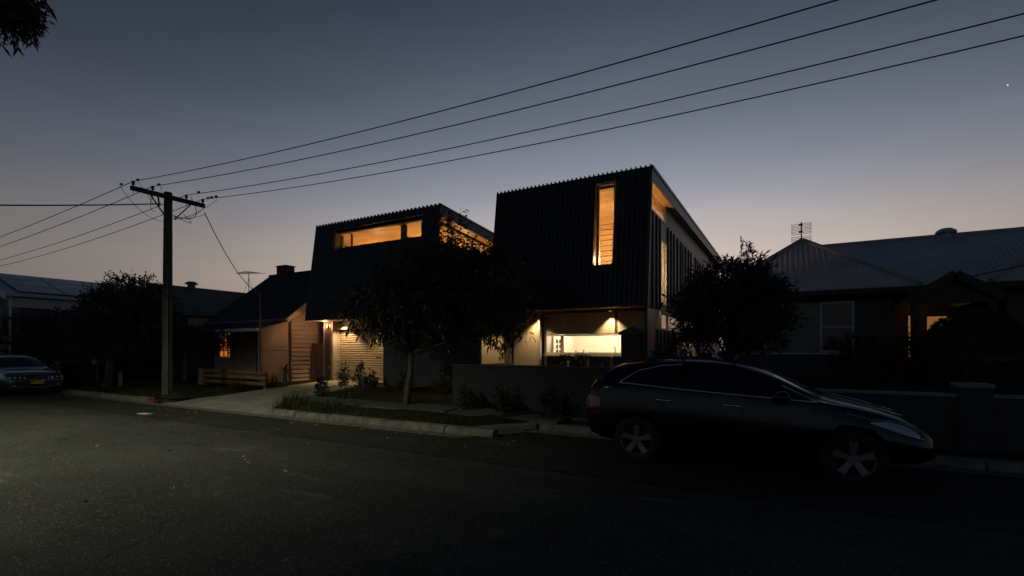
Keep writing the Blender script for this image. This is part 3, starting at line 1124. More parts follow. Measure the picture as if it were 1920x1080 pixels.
# ground-floor side wall with the strip window, ledge and wall lamp
mb = MB()
for (a, b, c, d) in rect_cut(15.2, 34, .3, 3.05, [(16.5, 24.5, 2.42, 3.05), (20.5, 23.6, .6, 2.2)]):
    mb.box(WRX - .1, a, c, WRX - .01, b, d)
mb.build('lower_side_wall', 'side', house)
window_x('strip_window', WRX, 16.5, 24.5, 2.42, 3.05, [(17.6, .16), (20.9, .05)], house, 'frame')
window_x('window', WRX, 20.5, 23.6, .6, 2.2, [(22.0, .05)], house, 'frame_lt')
MB().box(WRX - .02, 19.2, 2.10, WRX + .32, 23.9, 2.22).build('cedar_ledge', 'ledge', house)
b4 = MB()
b4.box(0, -.045, 0, .05, .045, 2.1)
b4m = piece('batten', 'batten', b4, house)
for y in (15.4, 15.95, 16.45, 17.1, 17.7, 18.4, 19.0):
    put('batten', b4m, (WRX - .01, y, .3), house)
lr = empty('living_room', (-5, 21, .5), parent=house)
MB().box(-6.0, 18.3, .4, -5.9, 25.8, 3.0).build('back_wall', 'ply', lr)
MB().box(-6.0, 18.3, 3.0, WRX - .12, 25.8, 3.04).build('ceiling', 'ply', lr)
for y in (19.2, 22.5):
    lamp('ceiling_light_glow', 'POINT', (-4.7, y, 2.5), 40, (1, .6, .28), lr, .08)
    MB().lathe([(.001, 0), (.06, 0), (.07, .02)], 12, (-4.7, y, 2.96)).build('ceiling_light', 'bulb', lr)
MB().box(WRX, 16.30, 3.16, WRX + .09, 16.42, 3.32).build('wall_lamp', 'batten', house)
lamp('wall_lamp_glow', 'SPOT', (WRX + .05, 16.36, 3.13), 5, (1, .62, .3), house, .02, (WRX + .03, 16.42, 0), 70)

# ------------------------------------------------------------------ front fence and gate pier
fw = empty('front_fence_wall', (-5.4, 10.6, .2), 'low dark rendered wall in front of the lit kitchen window', 'wall')
MB().box(-7.7, 10.55, .05, -3.12, 10.75, 1.33).build('wall_face', 'fencewall', fw, bevel=.01)
MB().box(-7.74, 10.52, 1.33, -3.12, 10.78, 1.365).build('coping', 'render', fw, bevel=.006)
MB().box(-7.7, 10.75, .05, -7.5, 13.55, 1.33).build('return_wall', 'fencewall', fw)
pier = empty('gate_pier', (-2.87, 10.65, .2), 'square dark masonry pier with pyramid cap at end of the fence wall', 'pier')
MB().box(-3.08, 10.45, .05, -2.66, 10.87, 2.08).build('shaft', 'fencewall', pier, bevel=.01)
c = MB()
c.box(-3.12, 10.41, 2.08, -2.62, 10.91, 2.14)
c.add([(-3.12, 10.41, 2.14), (-2.62, 10.41, 2.14), (-2.62, 10.91, 2.14), (-3.12, 10.91, 2.14), (-2.87, 10.66, 2.28)], [(0, 1, 4), (1, 2, 4), (2, 3, 4), (3, 0, 4)])
c.build('cap', 'render', pier)


# ------------------------------------------------------------------ roof sheets with real ribs
def ribbed(poly, sp, w, h, name, m, parent, thick=0.03, e_dir=None):
    P = [Vector(p) for p in poly]
    nrm = Vector((0, 0, 0))
    for i in range(len(P)):
        a, b = P[i], P[(i + 1) % len(P)]
        nrm += a.cross(b)
    nrm.normalize()
    if nrm.z < 0:
        nrm = -nrm
    s = Vector((0, 0, 1)) - nrm * nrm.z
    s.normalize()
    e = s.cross(nrm).normalized()
    o = P[0]
    q = [((p - o).dot(e), (p - o).dot(s)) for p in P]
    mb = MB()
    mb.prism([p - nrm * thick for p in P], nrm * thick)
    emin, emax = min(a for a, _ in q), max(a for a, _ in q)
    k = emin + sp * .5
    while k < emax:
        ys = []
        for i in range(len(q)):
            (x1, y1), (x2, y2) = q[i], q[(i + 1) % len(q)]
            if (x1 - k) * (x2 - k) < 0:
                ys.append(y1 + (y2 - y1) * (k - x1) / (x2 - x1))
        ys.sort()
        for j in range(0, len(ys) - 1, 2):
            a, b = ys[j], ys[j + 1]
            if b - a > 0.05:
                A, B = o + e * k + s * (a + .005), o + e * k + s * (b - .005)
                mb.add([A - e * w / 2, A + nrm * h, A + e * w / 2, B - e * w / 2, B + nrm * h, B + e * w / 2],
                       [(0, 1, 4, 3), (1, 2, 5, 4), (0, 2, 1), (3, 4, 5)])
        k += sp
    return mb.build(name, m, parent)


def cap_line(p, q, parent, m='ridgecap', r=.07):
    return MB().tube([p, q], r, 8).build('ridge_capping', m, parent)


def antenna(name, base, label, arms, grid=False):
    t = empty(name, base, label, 'antenna')
    x, y, z = base
    if grid:
        MB().tube([(x, y, z - .1), (x, y, z + .62)], .02, 6).build('mast', 'steel', t)
        for k in range(8):
            zz = z + .22 + k * .05
            MB().tube([(x - .28, y + .02, zz - .01), (x + .28, y + .02, zz + .01)], .0075, 5).build('reflector_rod', 'wire', t)
        for k in range(4):
            zz = z - .02 + k * .05
            MB().tube([(x - .28, y + .02, zz - .01), (x + .28, y + .02, zz + .01)], .0075, 5).build('reflector_rod', 'wire', t)
        for sx in (-.28, .28):
            MB().tube([(x + sx, y + .02, z - .03), (x + sx, y + .02, z + .14)], .007, 5).tube([(x + sx, y + .02, z + .21), (x + sx, y + .02, z + .58)], .007, 5).build('frame_rod', 'wire', t)
        for zz in (.50, .27):
            MB().box(x - .08, y - .05, z + zz, x + .04, y, z + zz + .05).build('dipole_box', 'wire', t)
    else:
        MB().tube([(x, y, z - .1), (x, y, z + arms[0])], .02, 6).build('mast', 'steel', t)
        h = z + arms[0]
        MB().tube([(x - 1.0, y - .15, h + .04), (x + .75, y + .1, h)], .015, 6).build('boom', 'steel', t)
        for k in range(9):
            f = -1.0 + k * .21
            ln = .25 + .05 * k
            MB().tube([(x + f, y - ln, h + .03 - k * .005), (x + f + .05, y + ln, h + .03 - k * .005)], .009, 5).build('element', 'wire', t)
        for d in ((-.75, .1), (.75, -.1)):
            MB().tube([(x, y, z + arms[0] * .75), (x + d[0], y + d[1], z - .12)], .008, 5).build('stay_wire', 'wire', t)
    return t


# ------------------------------------------------------------------ weatherboard cottage
cot = empty('weatherboard_cottage', (-21, 14, .4), 'old weatherboard cottage with dark gable roof and brick chimney beside the driveway', 'house')
CX0, CX1, CY0, CYR, CY1 = -24.0, -18.3, 13.4, 16.5, 19.6
EZ, RZ = 3.25, 5.72
MB().box(CX0 + .2, CY0 + .05, .2, CX1 - .06, CY1, 3.2).prism([(CX1 - .06, CY0 + .05, 3.2), (CX1 - .06, CY1, 3.2), (CX1 - .06, CYR, 5.55)], (-5.3, 0, 0)).build('wall', 'fibro', cot)
wbm = {}
zz = .38
while zz < 5.4:
    if zz < 3.22:
        ya, yb = CY0 + .06, CY1
    else:
        f = (zz + .07 - 3.25) / (5.6 - 3.25)
        ya, yb = CY0 + .06 + (CYR - CY0) * f, CY1 - (CY1 - CYR) * f
    if yb - ya > .2:
        mb = MB()
        x = CX1 - .058
        mb.hexa([(x - .01, ya, zz), (x + .062, ya, zz), (x + .062, yb, zz), (x - .01, yb, zz), (x - .01, ya, zz + .183), (x + .006, ya, zz + .183), (x + .006, yb, zz + .183), (x - .01, yb, zz + .183)])
        mb.build('weatherboard', 'weatherboard', cot)
    zz += .185
MB().box(CX1 - .03, CY0 - .02, .35, CX1 + .03, CY0 + .07, 3.22).build('corner_stop', 'paling', cot)
MB().box(CX1 - .01, 15.05, 3.0, CX1 + .02, 15.6, 3.62).build('light_patch_panel', 'weatherboard', cot)  # raised panel stands in for a patch of light on the gable
ov = .22
rf = ribbed([(CX0 - ov, CY0 - .25, EZ - .18), (CX1 + ov, CY0 - .25, EZ - .18), (CX1 + ov, CYR, RZ), (CX0 - ov, CYR, RZ)], .19, .04, .02, 'roof', 'darkroof', cot)
ribbed([(CX0 - ov, CY1 + .25, EZ - .18), (CX1 + ov, CY1 + .25, EZ - .18), (CX1 + ov, CYR, RZ), (CX0 - ov, CYR, RZ)], .19, .04, .02, 'roof', 'darkroof', cot)
MB().beam((CX1 + ov, CY0 - .28, EZ - .28), (CX1 + ov, CYR, RZ - .09), .035, .17).build('bargeboard', 'weatherboard', rf)
MB().beam((CX1 + ov, CY1 + .28, EZ - .28), (CX1 + ov, CYR, RZ - .09), .035, .17).build('bargeboard', 'weatherboard', rf)
MB().tube([(CX0 - ov, CYR, RZ + .02), (CX1 + ov, CYR, RZ + .02)], .06, 8).build('ridge_capping', 'darkroof', rf)
MB().box(CX0 - ov, CY0 - .36, EZ - .3, CX1 + ov - .05, CY0 - .25, EZ - .18).build('gutter', 'trimgrey', rf)
# brick chimney, brick by brick
ch = MB().box(-23.3, 16.28, 5.2, -22.55, 16.8, 6.13).build('chimney', 'brickdark', cot)
ORG[ch.name] = ORG[cot.name]
bk = MB()
bk.box(-.115, -.055, -.034, .115, .055, .034)
bkm = piece('brick', 'brickdark', bk, ch)
for r_ in range(10):
    for k in range(3 if r_ % 2 == 0 else 2):
        put('brick', bkm, (-23.175 + k * .25 + (.125 if r_ % 2 else 0), 16.325, 5.42 + r_ * .077), ch)
    for k in range(2 if r_ % 2 == 0 else 1):
        put('brick', bkm, (-22.595, 16.50 + k * .18 + (.1 if r_ % 2 else 0), 5.42 + r_ * .077), ch, rot=(0, 0, R(90)))
MB().box(-23.34, 16.24, 6.135, -22.51, 16.84, 6.18).build('chimney_cap', 'brickdark', ch)
# verandah with a sheeted end
vr = ribbed([(CX0, 11.95, 2.62), (CX1 + .1, 11.95, 2.62), (CX1 + .1, CY0 + .1, 3.05), (CX0, CY0 + .1, 3.05)], .15, .05, .018, 'verandah_roof', 'darkroof', cot)
MB().box(CX0, 11.84, 2.5, CX1 + .12, 11.95, 2.62).build('verandah_gutter', 'trimwhite', cot)
e1 = MB()
e1.prism([(CX1 - .05, 12.1, .38), (CX1 - .05, CY0 - .03, .38), (CX1 - .05, CY0 - .03, 1.72), (CX1 - .05, 12.1, 1.72)], (.03, 0, 0))
e1.build('end_sheet', 'fibro', cot)
e1 = MB()
e1.prism([(CX1 - .05, 12.1, 1.735), (CX1 - .05, CY0 - .03, 1.735), (CX1 - .05, CY0 - .03, 2.98), (CX1 - .05, 12.1, 2.60)], (.03, 0, 0))
e1.build('end_sheet', 'fibro', cot)
MB().box(CX1 - .07, 12.02, .35, CX1, 12.1, 2.6).build('verandah_post', 'trimwhite', cot)
MB().box(-21.4, 12.02, .35, -21.3, 12.12, 2.6).build('verandah_post', 'trimgrey', cot)
MB().box(-23.9, 12.02, .35, -23.8, 12.12, 2.6).build('verandah_post', 'trimgrey', cot)
MB().tube([(-18.22, 12.0, .35), (-18.22, 12.0, 4.05)], .045, 8).tube([(-18.22, 12.0, 4.05), (-18.26, 11.9, 4.12), (-18.3, 11.82, 4.02)], .03, 6).build('service_mast', 'paling', cot)
fr = window_y('window', CY0 - .03, -23.45, -22.75, 1.4, 2.55, [(-23.1, .03)], cot, 'trimwhite', fw=.04, gm='glass', transoms=(1.72, 2.1))
MB().box(-23.45, CY0 + .045, 1.4, -22.75, CY0 + .052, 2.55).build('glowing_blind', mat('glowing_orange_blind', (.7, .3, .1), .7, emit=((1.0, .30, .05), .55)), cot)  # room light put into the blind's own emission
MB().box(-20.6, CY0 - .02, .4, -19.75, CY0 + .045, 2.45).build('front_door', 'trimgrey', cot)

# log fence, bay of three rails
lf = empty('log_fence', (-19, 11.3, .35), 'low log rail fence with square post beside the driveway', 'fence')
MB().box(-21.12, 11.2, .25, -20.88, 11.42, .98).build('post', 'log', lf, bevel=.02)
for k, (z, r) in enumerate(((.88, .075), (.68, .07), (.46, .08))):
    MB().tube([(-20.9, 11.31 + .01 * k, z), (-18.9, 11.3, z + .012), (-16.85, 11.33 - .01 * k, z - .015 + .01 * k)], [r, r * 1.03, r * .96], 10).build('rail', 'log', lf, smooth=True)
MB().tube([(-17.05, 11.45, .2), (-17.05, 11.45, .92)], .075, 10).build('post', 'log', lf)

# paling side gate between cottage and garage
pg = empty('paling_gate', (-17.75, 14.45, .4), 'narrow brown timber paling gate between cottage wall and garage pier', 'gate')
rp = random.Random(5)
for k in range(8):
    x = -18.18 + k * .108
    MB().box(x, 14.42 + rp.uniform(-.008, .008), .4, x + .098, 14.44 + rp.uniform(0, .01), 2.02 + rp.uniform(-.03, .03)).build('paling', 'paling', pg)
for z in (.75, 1.65):
    MB().box(-18.18, 14.455, z, -17.33, 14.5, z + .08).build('rail', 'paling', pg)

# ------------------------------------------------------------------ grey-roofed house behind the pole
hb = empty('grey_roofed_house', (-28.5, 16, .4), 'plain gabled house with grey iron roof standing behind the power pole', 'house')
ribbed([(-26.0, 12.9, 3.5), (-26.0, 27, 3.5), (-28.8, 27, 5.25), (-28.8, 12.9, 5.25)], .25, .05, .02, 'roof', 'tileroof', hb)
ribbed([(-31.6, 12.9, 3.5), (-31.6, 27, 3.5), (-28.8, 27, 5.25), (-28.8, 12.9, 5.25)], .25, .05, .02, 'roof', 'tileroof', hb)
MB().box(-31.3, 13.2, .2, -26.3, 26.8, 3.55).prism([(-31.3, 13.2, 3.55), (-26.3, 13.2, 3.55), (-28.8, 13.2, 5.1)], (0, 13.6, 0)).build('wall', 'greywall', hb)
MB().beam((-26.0, 12.86, 3.42), (-28.8, 12.86, 5.18), .04, .2).beam((-31.6, 12.86, 3.42), (-28.8, 12.86, 5.18), .04, .2).build('bargeboard', 'trimgrey', hb)
MB().box(-26.28, 13.4, 2.6, -26.24, 15.0, 3.4).build('side_panel', 'weatherboard', hb)  # paler panel paints the lit bit of this wall
MB().tube([(-28.7, 14.85, 5.1), (-28.7, 14.85, 5.42)], .2, 10).lathe([(.001, 5.56), (.2, 5.54), (.32, 5.44), (.32, 5.40), (.001, 5.40)], 12, (-28.7, 14.85, 0)).build('roof_vent', 'tileroof', hb)
antenna('tv_antenna', (-28.75, 18.2, 5.25), 'spindly television antenna on the grey roof left of the chimney', (1.25,))

# ------------------------------------------------------------------ far-left house with solar panels
hs = empty('solar_roof_house', (-40, 15, .3), 'pale gabled house with solar panels on its roof at far left', 'house')
E_, RG = (-36.7, 4.85), (-41.4, 6.35)
rs = ribbed([(E_[0], 9.6, E_[1]), (E_[0], 26, E_[1]), (RG[0], 26, RG[1]), (RG[0], 9.6, RG[1])], .3, .05, .02, 'roof', 'greyroof', hs)
ribbed([(2 * RG[0] - E_[0], 9.6, E_[1]), (2 * RG[0] - E_[0], 26, E_[1]), (RG[0], 26, RG[1]), (RG[0], 9.6, RG[1])], .3, .05, .02, 'roof', 'greyroof', hs)
ORG[rs.name] = ORG[hs.name]
sd = Vector((RG[0] - E_[0], 0, RG[1] - E_[1]))
sl_ = sd.length
sd.normalize()
nn = Vector((-sd.z, 0, sd.x))
if nn.z < 0:
    nn = -nn
sp_ = MB()
o0 = Vector((0, 0, 0))
u_, w_ = sd * 1.45, Vector((0, 2.0, 0))
sp_.hexa([o0, o0 + w_, o0 + w_ + u_, o0 + u_, o0 + nn * .04, o0 + w_ + nn * .04, o0 + w_ + u_ + nn * .04, o0 + u_ + nn * .04])
spm = piece('solar_panel', 'solar', sp_, rs)
for r_ in range(3):
    for k in range(6):
        b = Vector((E_[0], 10.1 + k * 2.06, E_[1])) + sd * (.2 + r_ * 1.53) + nn * .06
        put('solar_panel', spm, b, rs)
MB().box(E_[0] - .02, 9.55, E_[1] - .16, E_[0] + .12, 26, E_[1] - .01).build('gutter', 'gutter', hs)
MB().box(E_[0] - .3, 9.7, E_[1] - .75, E_[0] - .2, 26, E_[1] - .18).build('fascia', 'gutter', hs)
MB().beam((E_[0], 9.56, E_[1] - .2), (RG[0], 9.56, RG[1] - .2), .06, .38).build('bargeboard', 'gutter', hs)
MB().box(2 * RG[0] - E_[0] + .5, 10.2, .2, E_[0] - .55, 26, E_[1] - .3).prism([(2 * RG[0] - E_[0] + .5, 10.2, E_[1] - .3), (E_[0] - .55, 10.2, E_[1] - .3), (RG[0], 10.2, RG[1] - .3)], (0, 15.8, 0)).build('wall', 'greywall', hs)
MB().tube([(E_[0] - .1, 9.75, .2), (E_[0] - .1, 9.75, E_[1] - .1)], .05, 8).build('verandah_post', 'trimwhite', hs)
MB().tube([(E_[0] - .45, 13.5, .2), (E_[0] - .45, 13.5, E_[1] - .2)], .06, 8).build('downpipe', 'trimgrey', hs)

# ------------------------------------------------------------------ right-hand house: hipped iron roof
rh = empty('hip_roofed_house', (3, 17, .9), 'low house with big corrugated iron hip roof and shuttered windows on the right', 'house')
EY, EZ2 = 16.5, 3.47
AX, AY, AZ = .62, 19.1, 5.45
LX, RX = -2.05, 3.25
ribbed([(LX, EY, EZ2), (RX, EY, EZ2), (AX, AY, AZ)], .15, .085, .03, 'roof', 'greyroof', rh)
ribbed([(LX, EY, EZ2), (AX, AY, AZ), (AX, 27, AZ), (LX, 27, EZ2)], .15, .085, .03, 'roof', 'greyroof', rh)
ribbed([(RX, EY, EZ2), (AX, AY, AZ), (AX, 21.9, AZ), (RX, 19.0, EZ2)], .15, .085, .03, 'roof', 'greyroof', rh)
ribbed([(1.1, 18.6, EZ2), (16, 18.6, EZ2), (16, 22.0, 5.68), (1.1, 22.0, 5.68)], .15, .085, .03, 'roof', 'greyroof', rh)
ribbed([(1.1, 25.4, EZ2), (16, 25.4, EZ2), (16, 22.0, 5.68), (1.1, 22.0, 5.68)], .3, .085, .03, 'roof', 'greyroof', rh)
# right-hand wing
ribbed([(4.62, EY, EZ2), (10.4, EY, EZ2), (7.5, 19.3, 5.5)], .15, .085, .03, 'roof', 'greyroof', rh)
ribbed([(4.62, EY, EZ2), (7.5, 19.3, 5.5), (7.5, 21.8, 5.5), (4.62, 19.0, EZ2)], .15, .085, .03, 'roof', 'greyroof', rh)
cap_line((LX, EY, EZ2 + .03), (AX, AY, AZ + .03), rh)
cap_line((RX, EY, EZ2 + .03), (AX, AY, AZ + .03), rh)
cap_line((AX, AY, AZ + .03), (AX, 27, AZ + .03), rh)
cap_line((1.1, 22.0, 5.71), (16, 22.0, 5.71), rh, r=.08)
cap_line((4.62, EY, EZ2 + .03), (7.5, 19.3, 5.53), rh)
MB().tube([(5.0, 22.0, 5.6), (5.0, 22.0, 5.8)], .16, 12).lathe([(.001, 5.98), (.15, 5.96), (.28, 5.88), (.30, 5.8), (.001, 5.8)], 14, (5.0, 22.0, 0)).build('roof_vent', 'ridgecap', rh)
MB().box(LX - .02, EY - .1, EZ2 - .16, RX + .05, EY + .02, EZ2 - .02).box(4.6, EY - .1, EZ2 - .16, 12, EY + .02, EZ2 - .02).build('gutter', 'porch', rh)
MB().box(LX, EY + .02, EZ2 - .2, RX, EY + .55, EZ2 - .17).box(RX, EY + .02, EZ2 - .2, 12, 18.8, EZ2 - .17).build('eave_lining', 'porch', rh)
WY = 17.0
mb = MB()
for (a, b, c, d) in rect_cut(LX + .5, RX - .5, .4, EZ2 - .2, [(-1.08, -.42, 1.68, 3.16), (1.0, 1.84, 1.68, 3.16)]):
    mb.box(a, WY, c, b, WY + .2, d)
mb.box(LX + .5, WY + .2, .4, LX + .7, 26, EZ2 - .1)
mb.box(LX + .7, WY + .2, 3.24, RX - .7, 26, EZ2 - .19)
mb.box(LX + .7, 25.8, .4, 16, 26, EZ2 - .2)
mb.box(LX + .3, WY + .05, EZ2 - .2, RX - .3, WY + .12, EZ2 + .05)
mb.box(RX - .7, WY + .2, .4, RX - .5, 19, EZ2 - .2)
mb.build('wall', 'greywall', rh)
MB().box(RX - .5, 19.0, .4, 6.2, 19.2, EZ2 - .2).build('porch_back_wall', 'greywall', rh)
MB().box(5.1, WY, .4, 11, WY + .2, EZ2 - .2).build('wall', 'greywall', rh)
for (x0, x1) in ((-1.08, -.42), (1.0, 1.84)):
    w = window_y('sash_window', WY - .05, x0, x1, 1.68, 3.16, [], rh, 'trimwhite', fw=.055, gm='darkglass', transoms=(2.42,))
MB().box(-1.14, WY - .09, 1.61, 1.9, WY + .0, 1.67).build('window_sill', 'trimwhite', rh)
lv = MB()
lv.hexa([(-.32, -.028, -.022), (.32, -.028, -.022), (.32, .006, .028), (-.32, .006, .028), (-.32, -.022, -.026), (.32, -.022, -.026), (.32, .012, .024), (-.32, .012, .024)])
lvm = piece('louvre', 'shutter', lv, rh)
for xc in (-.05, .64):
    sh = MB().box(xc - .345, WY - .03, 1.69, xc - .315, WY, 3.15).box(xc + .315, WY - .03, 1.69, xc + .345, WY, 3.15).box(xc - .315, WY - .03, 1.69, xc + .315, WY, 1.74).box(xc - .315, WY - .03, 3.10, xc + .315, WY, 3.15).build('shutter', 'shutter', rh)
    ORG[sh.name] = ORG[rh.name]
    for k in range(22):
        put('louvre', lvm, (xc, WY - .015, 1.78 + k * .061), sh)
# porch gable
gz, gx0, gx1, gax = 3.02, 2.72, 4.45, 3.6
GYp = 15.1
for (xa, xb) in ((gx0, gax), (gx1, gax)):
    ribbed([(xa, GYp, gz), (xa, 18.8, gz), (xb, 18.8, 3.58), (xb, GYp, 3.58)], .15, .06, .02, 'porch_roof', 'darkroof', rh)
MB().beam((gx0 - .02, GYp - .03, gz - .06), (gax, GYp - .03, 3.54), .05, .2).beam((gx1 + .02, GYp - .03, gz - .06), (gax, GYp - .03, 3.54), .05, .2).build('bargeboard', 'porch', rh)
MB().prism([(gx0 + .2, GYp + .1, gz), (gx1 - .2, GYp + .1, gz), (gax, GYp + .1, 3.46)], (0, .05, 0)).build('gable_panel', 'porch', rh)
MB().box(gx0 + .1, GYp + .05, 2.86, gx1 - .1, GYp + .2, 3.08).build('porch_beam', 'porch', rh)
for x in (gx0 + .15, gx1 - .15):
    MB().box(x - .07, GYp + .05, .9, x + .07, GYp + .19, 2.86).build('porch_post', 'porch', rh)
window_y('lit_window', 18.95, 3.38, 3.72, 1.5, 2.84, [], rh, 'porch', fw=.04)
window_y('lit_window', 18.95, 3.83, 4.95, 1.5, 2.80, [], rh, 'porch', fw=.04)
amber = mat('glowing_amber_blind', (.6, .33, .1), .7, emit=((1.0, .42, .08), .24))  # blinds glow by themselves in place of lamps behind them
MB().box(3.42, 19.0 - .012, 1.54, 3.68, 19.0 - .006, 2.80).build('glowing_blind', amber, rh)
MB().box(3.87, 19.0 - .012, 1.54, 4.91, 19.0 - .006, 2.76).build('glowing_blind', amber, rh)
lamp('porch_glow', 'POINT', (3.55, 18.3, 3.0), 0.8, (1, .5, .16), rh, .05)
window_y('sash_window', WY - .05, 6.5, 7.4, 1.5, 2.9, [], rh, 'trimgrey', fw=.05, gm='darkglass', transoms=(2.2,))
antenna('grid_antenna', (AX - .02, AY + .05, AZ + .02), 'flat grid television antenna on the hip roof apex', (1,), grid=True)

# retaining wall and pier at the street, right
rw = empty('retaining_wall', (3, 10.3, .2), 'low masonry retaining wall with stout pier along the right-hand lawn', 'wall')
MB().box(-2.5, 10.2, .05, 2.5, 10.4, 1.0).box(2.82, 10.2, .05, 9, 10.4, 1.0).build('wall_face', 'retain', rw, bevel=.01)
MB().box(-2.52, 10.16, 1.0, 2.5, 10.44, 1.045).box(2.82, 10.16, 1.0, 9, 10.44, 1.045).build('coping', 'trimgrey', rw, bevel=.006)
pr = MB().box(2.46, 10.12, .05, 2.86, 10.5, 1.14).build('pier', 'retain', rw, bevel=.01)
MB().box(2.43, 10.09, 1.14, 2.89, 10.53, 1.22).build('pier_cap', 'trimgrey', pr, bevel=.03)

# ------------------------------------------------------------------ power poles and wires
ARMY = [7.52, 8.06, 9.08, 9.62]


def power_pole(px, py, label, detail=True):
    t = empty('power_pole', (px, py, .1), label, 'power pole', 'power poles along the kerb')
    MB().tube([(px, py, -.1), (px + .02, py, 2), (px + .03, py, 4.5), (px + .06, py, 7.05)], [.16, .148, .135, .12], 14).build('pole', 'polewood', t, smooth=False)
    y0, y1 = py - 1.15, py + 1.08
    MB().box(px + .18, y0, 6.78, px + .29, y1, 6.92).build('crossarm', 'armwood', t, bevel=.01)
    for s in (-1, 1):
        MB().beam((px + .25, py + s * .62, 6.78), (px + .2, py + s * .12, 6.15), .035, .035).build('brace', 'steel', t)
    for dy in (-1.08, -.54, .48, 1.02):
        i = MB().lathe([(.012, 0), (.012, .05), (.045, .06), (.05, .10), (.03, .115), (.05, .13), (.045, .18), (.001, .19)], 10, (px + .235, py + dy, 6.90)).build('insulator', 'porcelain', t)
        MB().tube([(px + .235, py + dy, 6.70), (px + .235, py + dy, 6.92)], .010, 6).build('pin', 'steel', i)
    if detail:
        for (z, s) in ((5.55, 1), (5.85, -1), (5.05, 1), (4.55, 1), (4.15, -1)):
            MB().tube([(px + .03 + s * .10, py, z), (px + .03 + s * .32, py, z)], .012, 6).build('step_bolt', 'steel', t)
        MB().tube([(px + .175, py - .08, .2), (px + .185, py - .08, 4.6)], .022, 6).build('conduit', 'steel', t)
        for z in (1.0, 2.2, 3.4):
            MB().box(px + .10, py - .12, z, px + .22, py - .05, z + .04).build('conduit_clip', 'steel', t)
        MB().tube([(px + .05, py - .2, 6.93), (px + .13, py - .33, 6.95), (px + .18, py - .36, 6.8), (px + .2, py - .33, 6.5)], .025, 8).build('cable_bow', 'wire', t)
    return t


POLE = (-18.1, 8.6)
power_pole(POLE[0], POLE[1], 'weathered timber power pole with crossarm beside the driveway crossing')
power_pole(19.5, 8.7, 'timber power pole out past the right edge of the view', False)
power_pole(-56, 8.6, 'timber power pole far down the street past the left edge', False)


def catenary(p, q, sag, n=28):
    p, q = Vector(p), Vector(q)
    return [p.lerp(q, i / n) - Vector((0, 0, 4 * sag * (i / n) * (1 - i / n))) for i in range(n + 1)]


names = ['nearest', 'second nearest', 'third nearest', 'farthest']
ORD = ['highest in the sky', 'second from top in the sky', 'third from top in the sky', 'lowest in the sky']
for i, y in enumerate(ARMY):
    p = (POLE[0] + .235, y, 7.07)
    w = MB().tube(catenary(p, (19.73, y + .1, 7.15), .80 + .05 * (i % 2)), .0105, 6).build('power_line', 'wire', smooth=True)
    tag(w, 'black power line sweeping right from the pole, ' + ORD[i], 'power line', 'power lines right of the pole')
    w = MB().tube(catenary(p, (-55.77, y, 7.07), .5 + .06 * i), .012, 6).build('power_line', 'wire', smooth=True)
    tag(w, 'thin power line running left from the pole, ' + names[i] + ' to the road', 'power line', 'power lines left of the pole')
w = MB().tube(catenary((POLE[0] + .05, 8.4, 6.62), (-14.6, -6.0, 2.9), .25), .02, 6).build('service_cable', 'wire', smooth=True)
tag(w, 'thick service cable leaving the pole towards the left edge', 'cable')
w = MB().tube(catenary((POLE[0] + .235, 9.68, 6.62), (-26.6, 18.0, 4.95), .75), .016, 6).build('service_cable', 'wire', smooth=True)
tag(w, 'sagging service cable from the crossarm down to the grey roof', 'cable')
w = MB().tube(catenary((16, 6.0, 7.0), (RX - .1, EY - .05, EZ2 - .05), .5), .013, 6).build('service_cable', 'wire', smooth=True)
tag(w, 'dark service cable slanting across the right-hand iron roof', 'cable')
# jumper leads drooping between the arm and the pole
jl = empty('jumper_leads', (POLE[0], POLE[1], 6), 'thin looped jumper leads drooping under the pole crossarm', 'cable')


def loop(p, q, sag, side=(0, 0, 0), r=.0075):
    p, q = Vector(p), Vector(q)
    pts = []
    for i in range(13):
        t = i / 12
        pts.append(p.lerp(q, t) + Vector((0, 0, -4 * sag * t * (1 - t))) + Vector(side) * 4 * t * (1 - t))
    MB().tube(pts, r, 5).build('lead', 'wire', jl)


px, py = POLE
loop((px - .35, 7.4, 6.98), (px + .03, py - .12, 6.05), .25)
loop((px + .45, 7.55, 7.05), (px + .2, 8.1, 6.45), .05, (.1, 0, 0))
loop((px + .2, 8.1, 6.9), (px + .1, 8.2, 6.3), .12, (-.25, 0, 0))
loop((px + .55, 8.15, 7.05), (px + .35, 8.35, 6.85), .1)
loop((px + .25, 9.2, 7.05), (px + .15, py + .1, 6.25), .30, (.25, .3, 0), .011)
loop((px + .2, 9.0, 6.4), (px + .15, py + .1, 6.3), .22, (.1, .35, 0), .011)
loop((px + .15, py + .12, 6.2), (px + .24, 9.7, 6.55), .06)
loop((px + .15, py + .12, 6.15), (px + .9, 9.75, 7.0), .12)
loop((px + .15, py + .12, 6.3), (px + .24, 9.6, 6.7), .16)
for k, (dx, dy) in enumerate(((.55, 9.63), (.75, 9.64), (1.0, 9.65), (.5, 7.53), (-.5, 7.5), (.6, 8.07), (.95, 9.1))):
    MB().tube([(px + dx - .05, dy, 7.09 - dx * .02), (px + dx + .05, dy, 7.08 - dx * .02)], .035, 6).build('clamp', 'porcelain', jl)


# ------------------------------------------------------------------ vegetation
def leaf_quads(rng, base, dirs, Ls, Ws, droop=0.15):
    """diamond leaves: base (n,3), dirs (n,3) unit, lengths, widths"""
    n = len(base)
    side = np.cross(dirs, rng.normal(size=(n, 3)))
    side /= np.linalg.norm(side, axis=1, keepdims=True) + 1e-9
    nrm = np.cross(side, dirs)
    mid = base + dirs * (Ls * .45)[:, None]
    tip = base + dirs * Ls[:, None] - np.array([0, 0, 1]) * (Ls * droop)[:, None]
    w = (Ws / 2)[:, None]
    return np.stack([base, mid + side * w + nrm * w * .35, tip, mid - side * w + nrm * w * .35], axis=1)


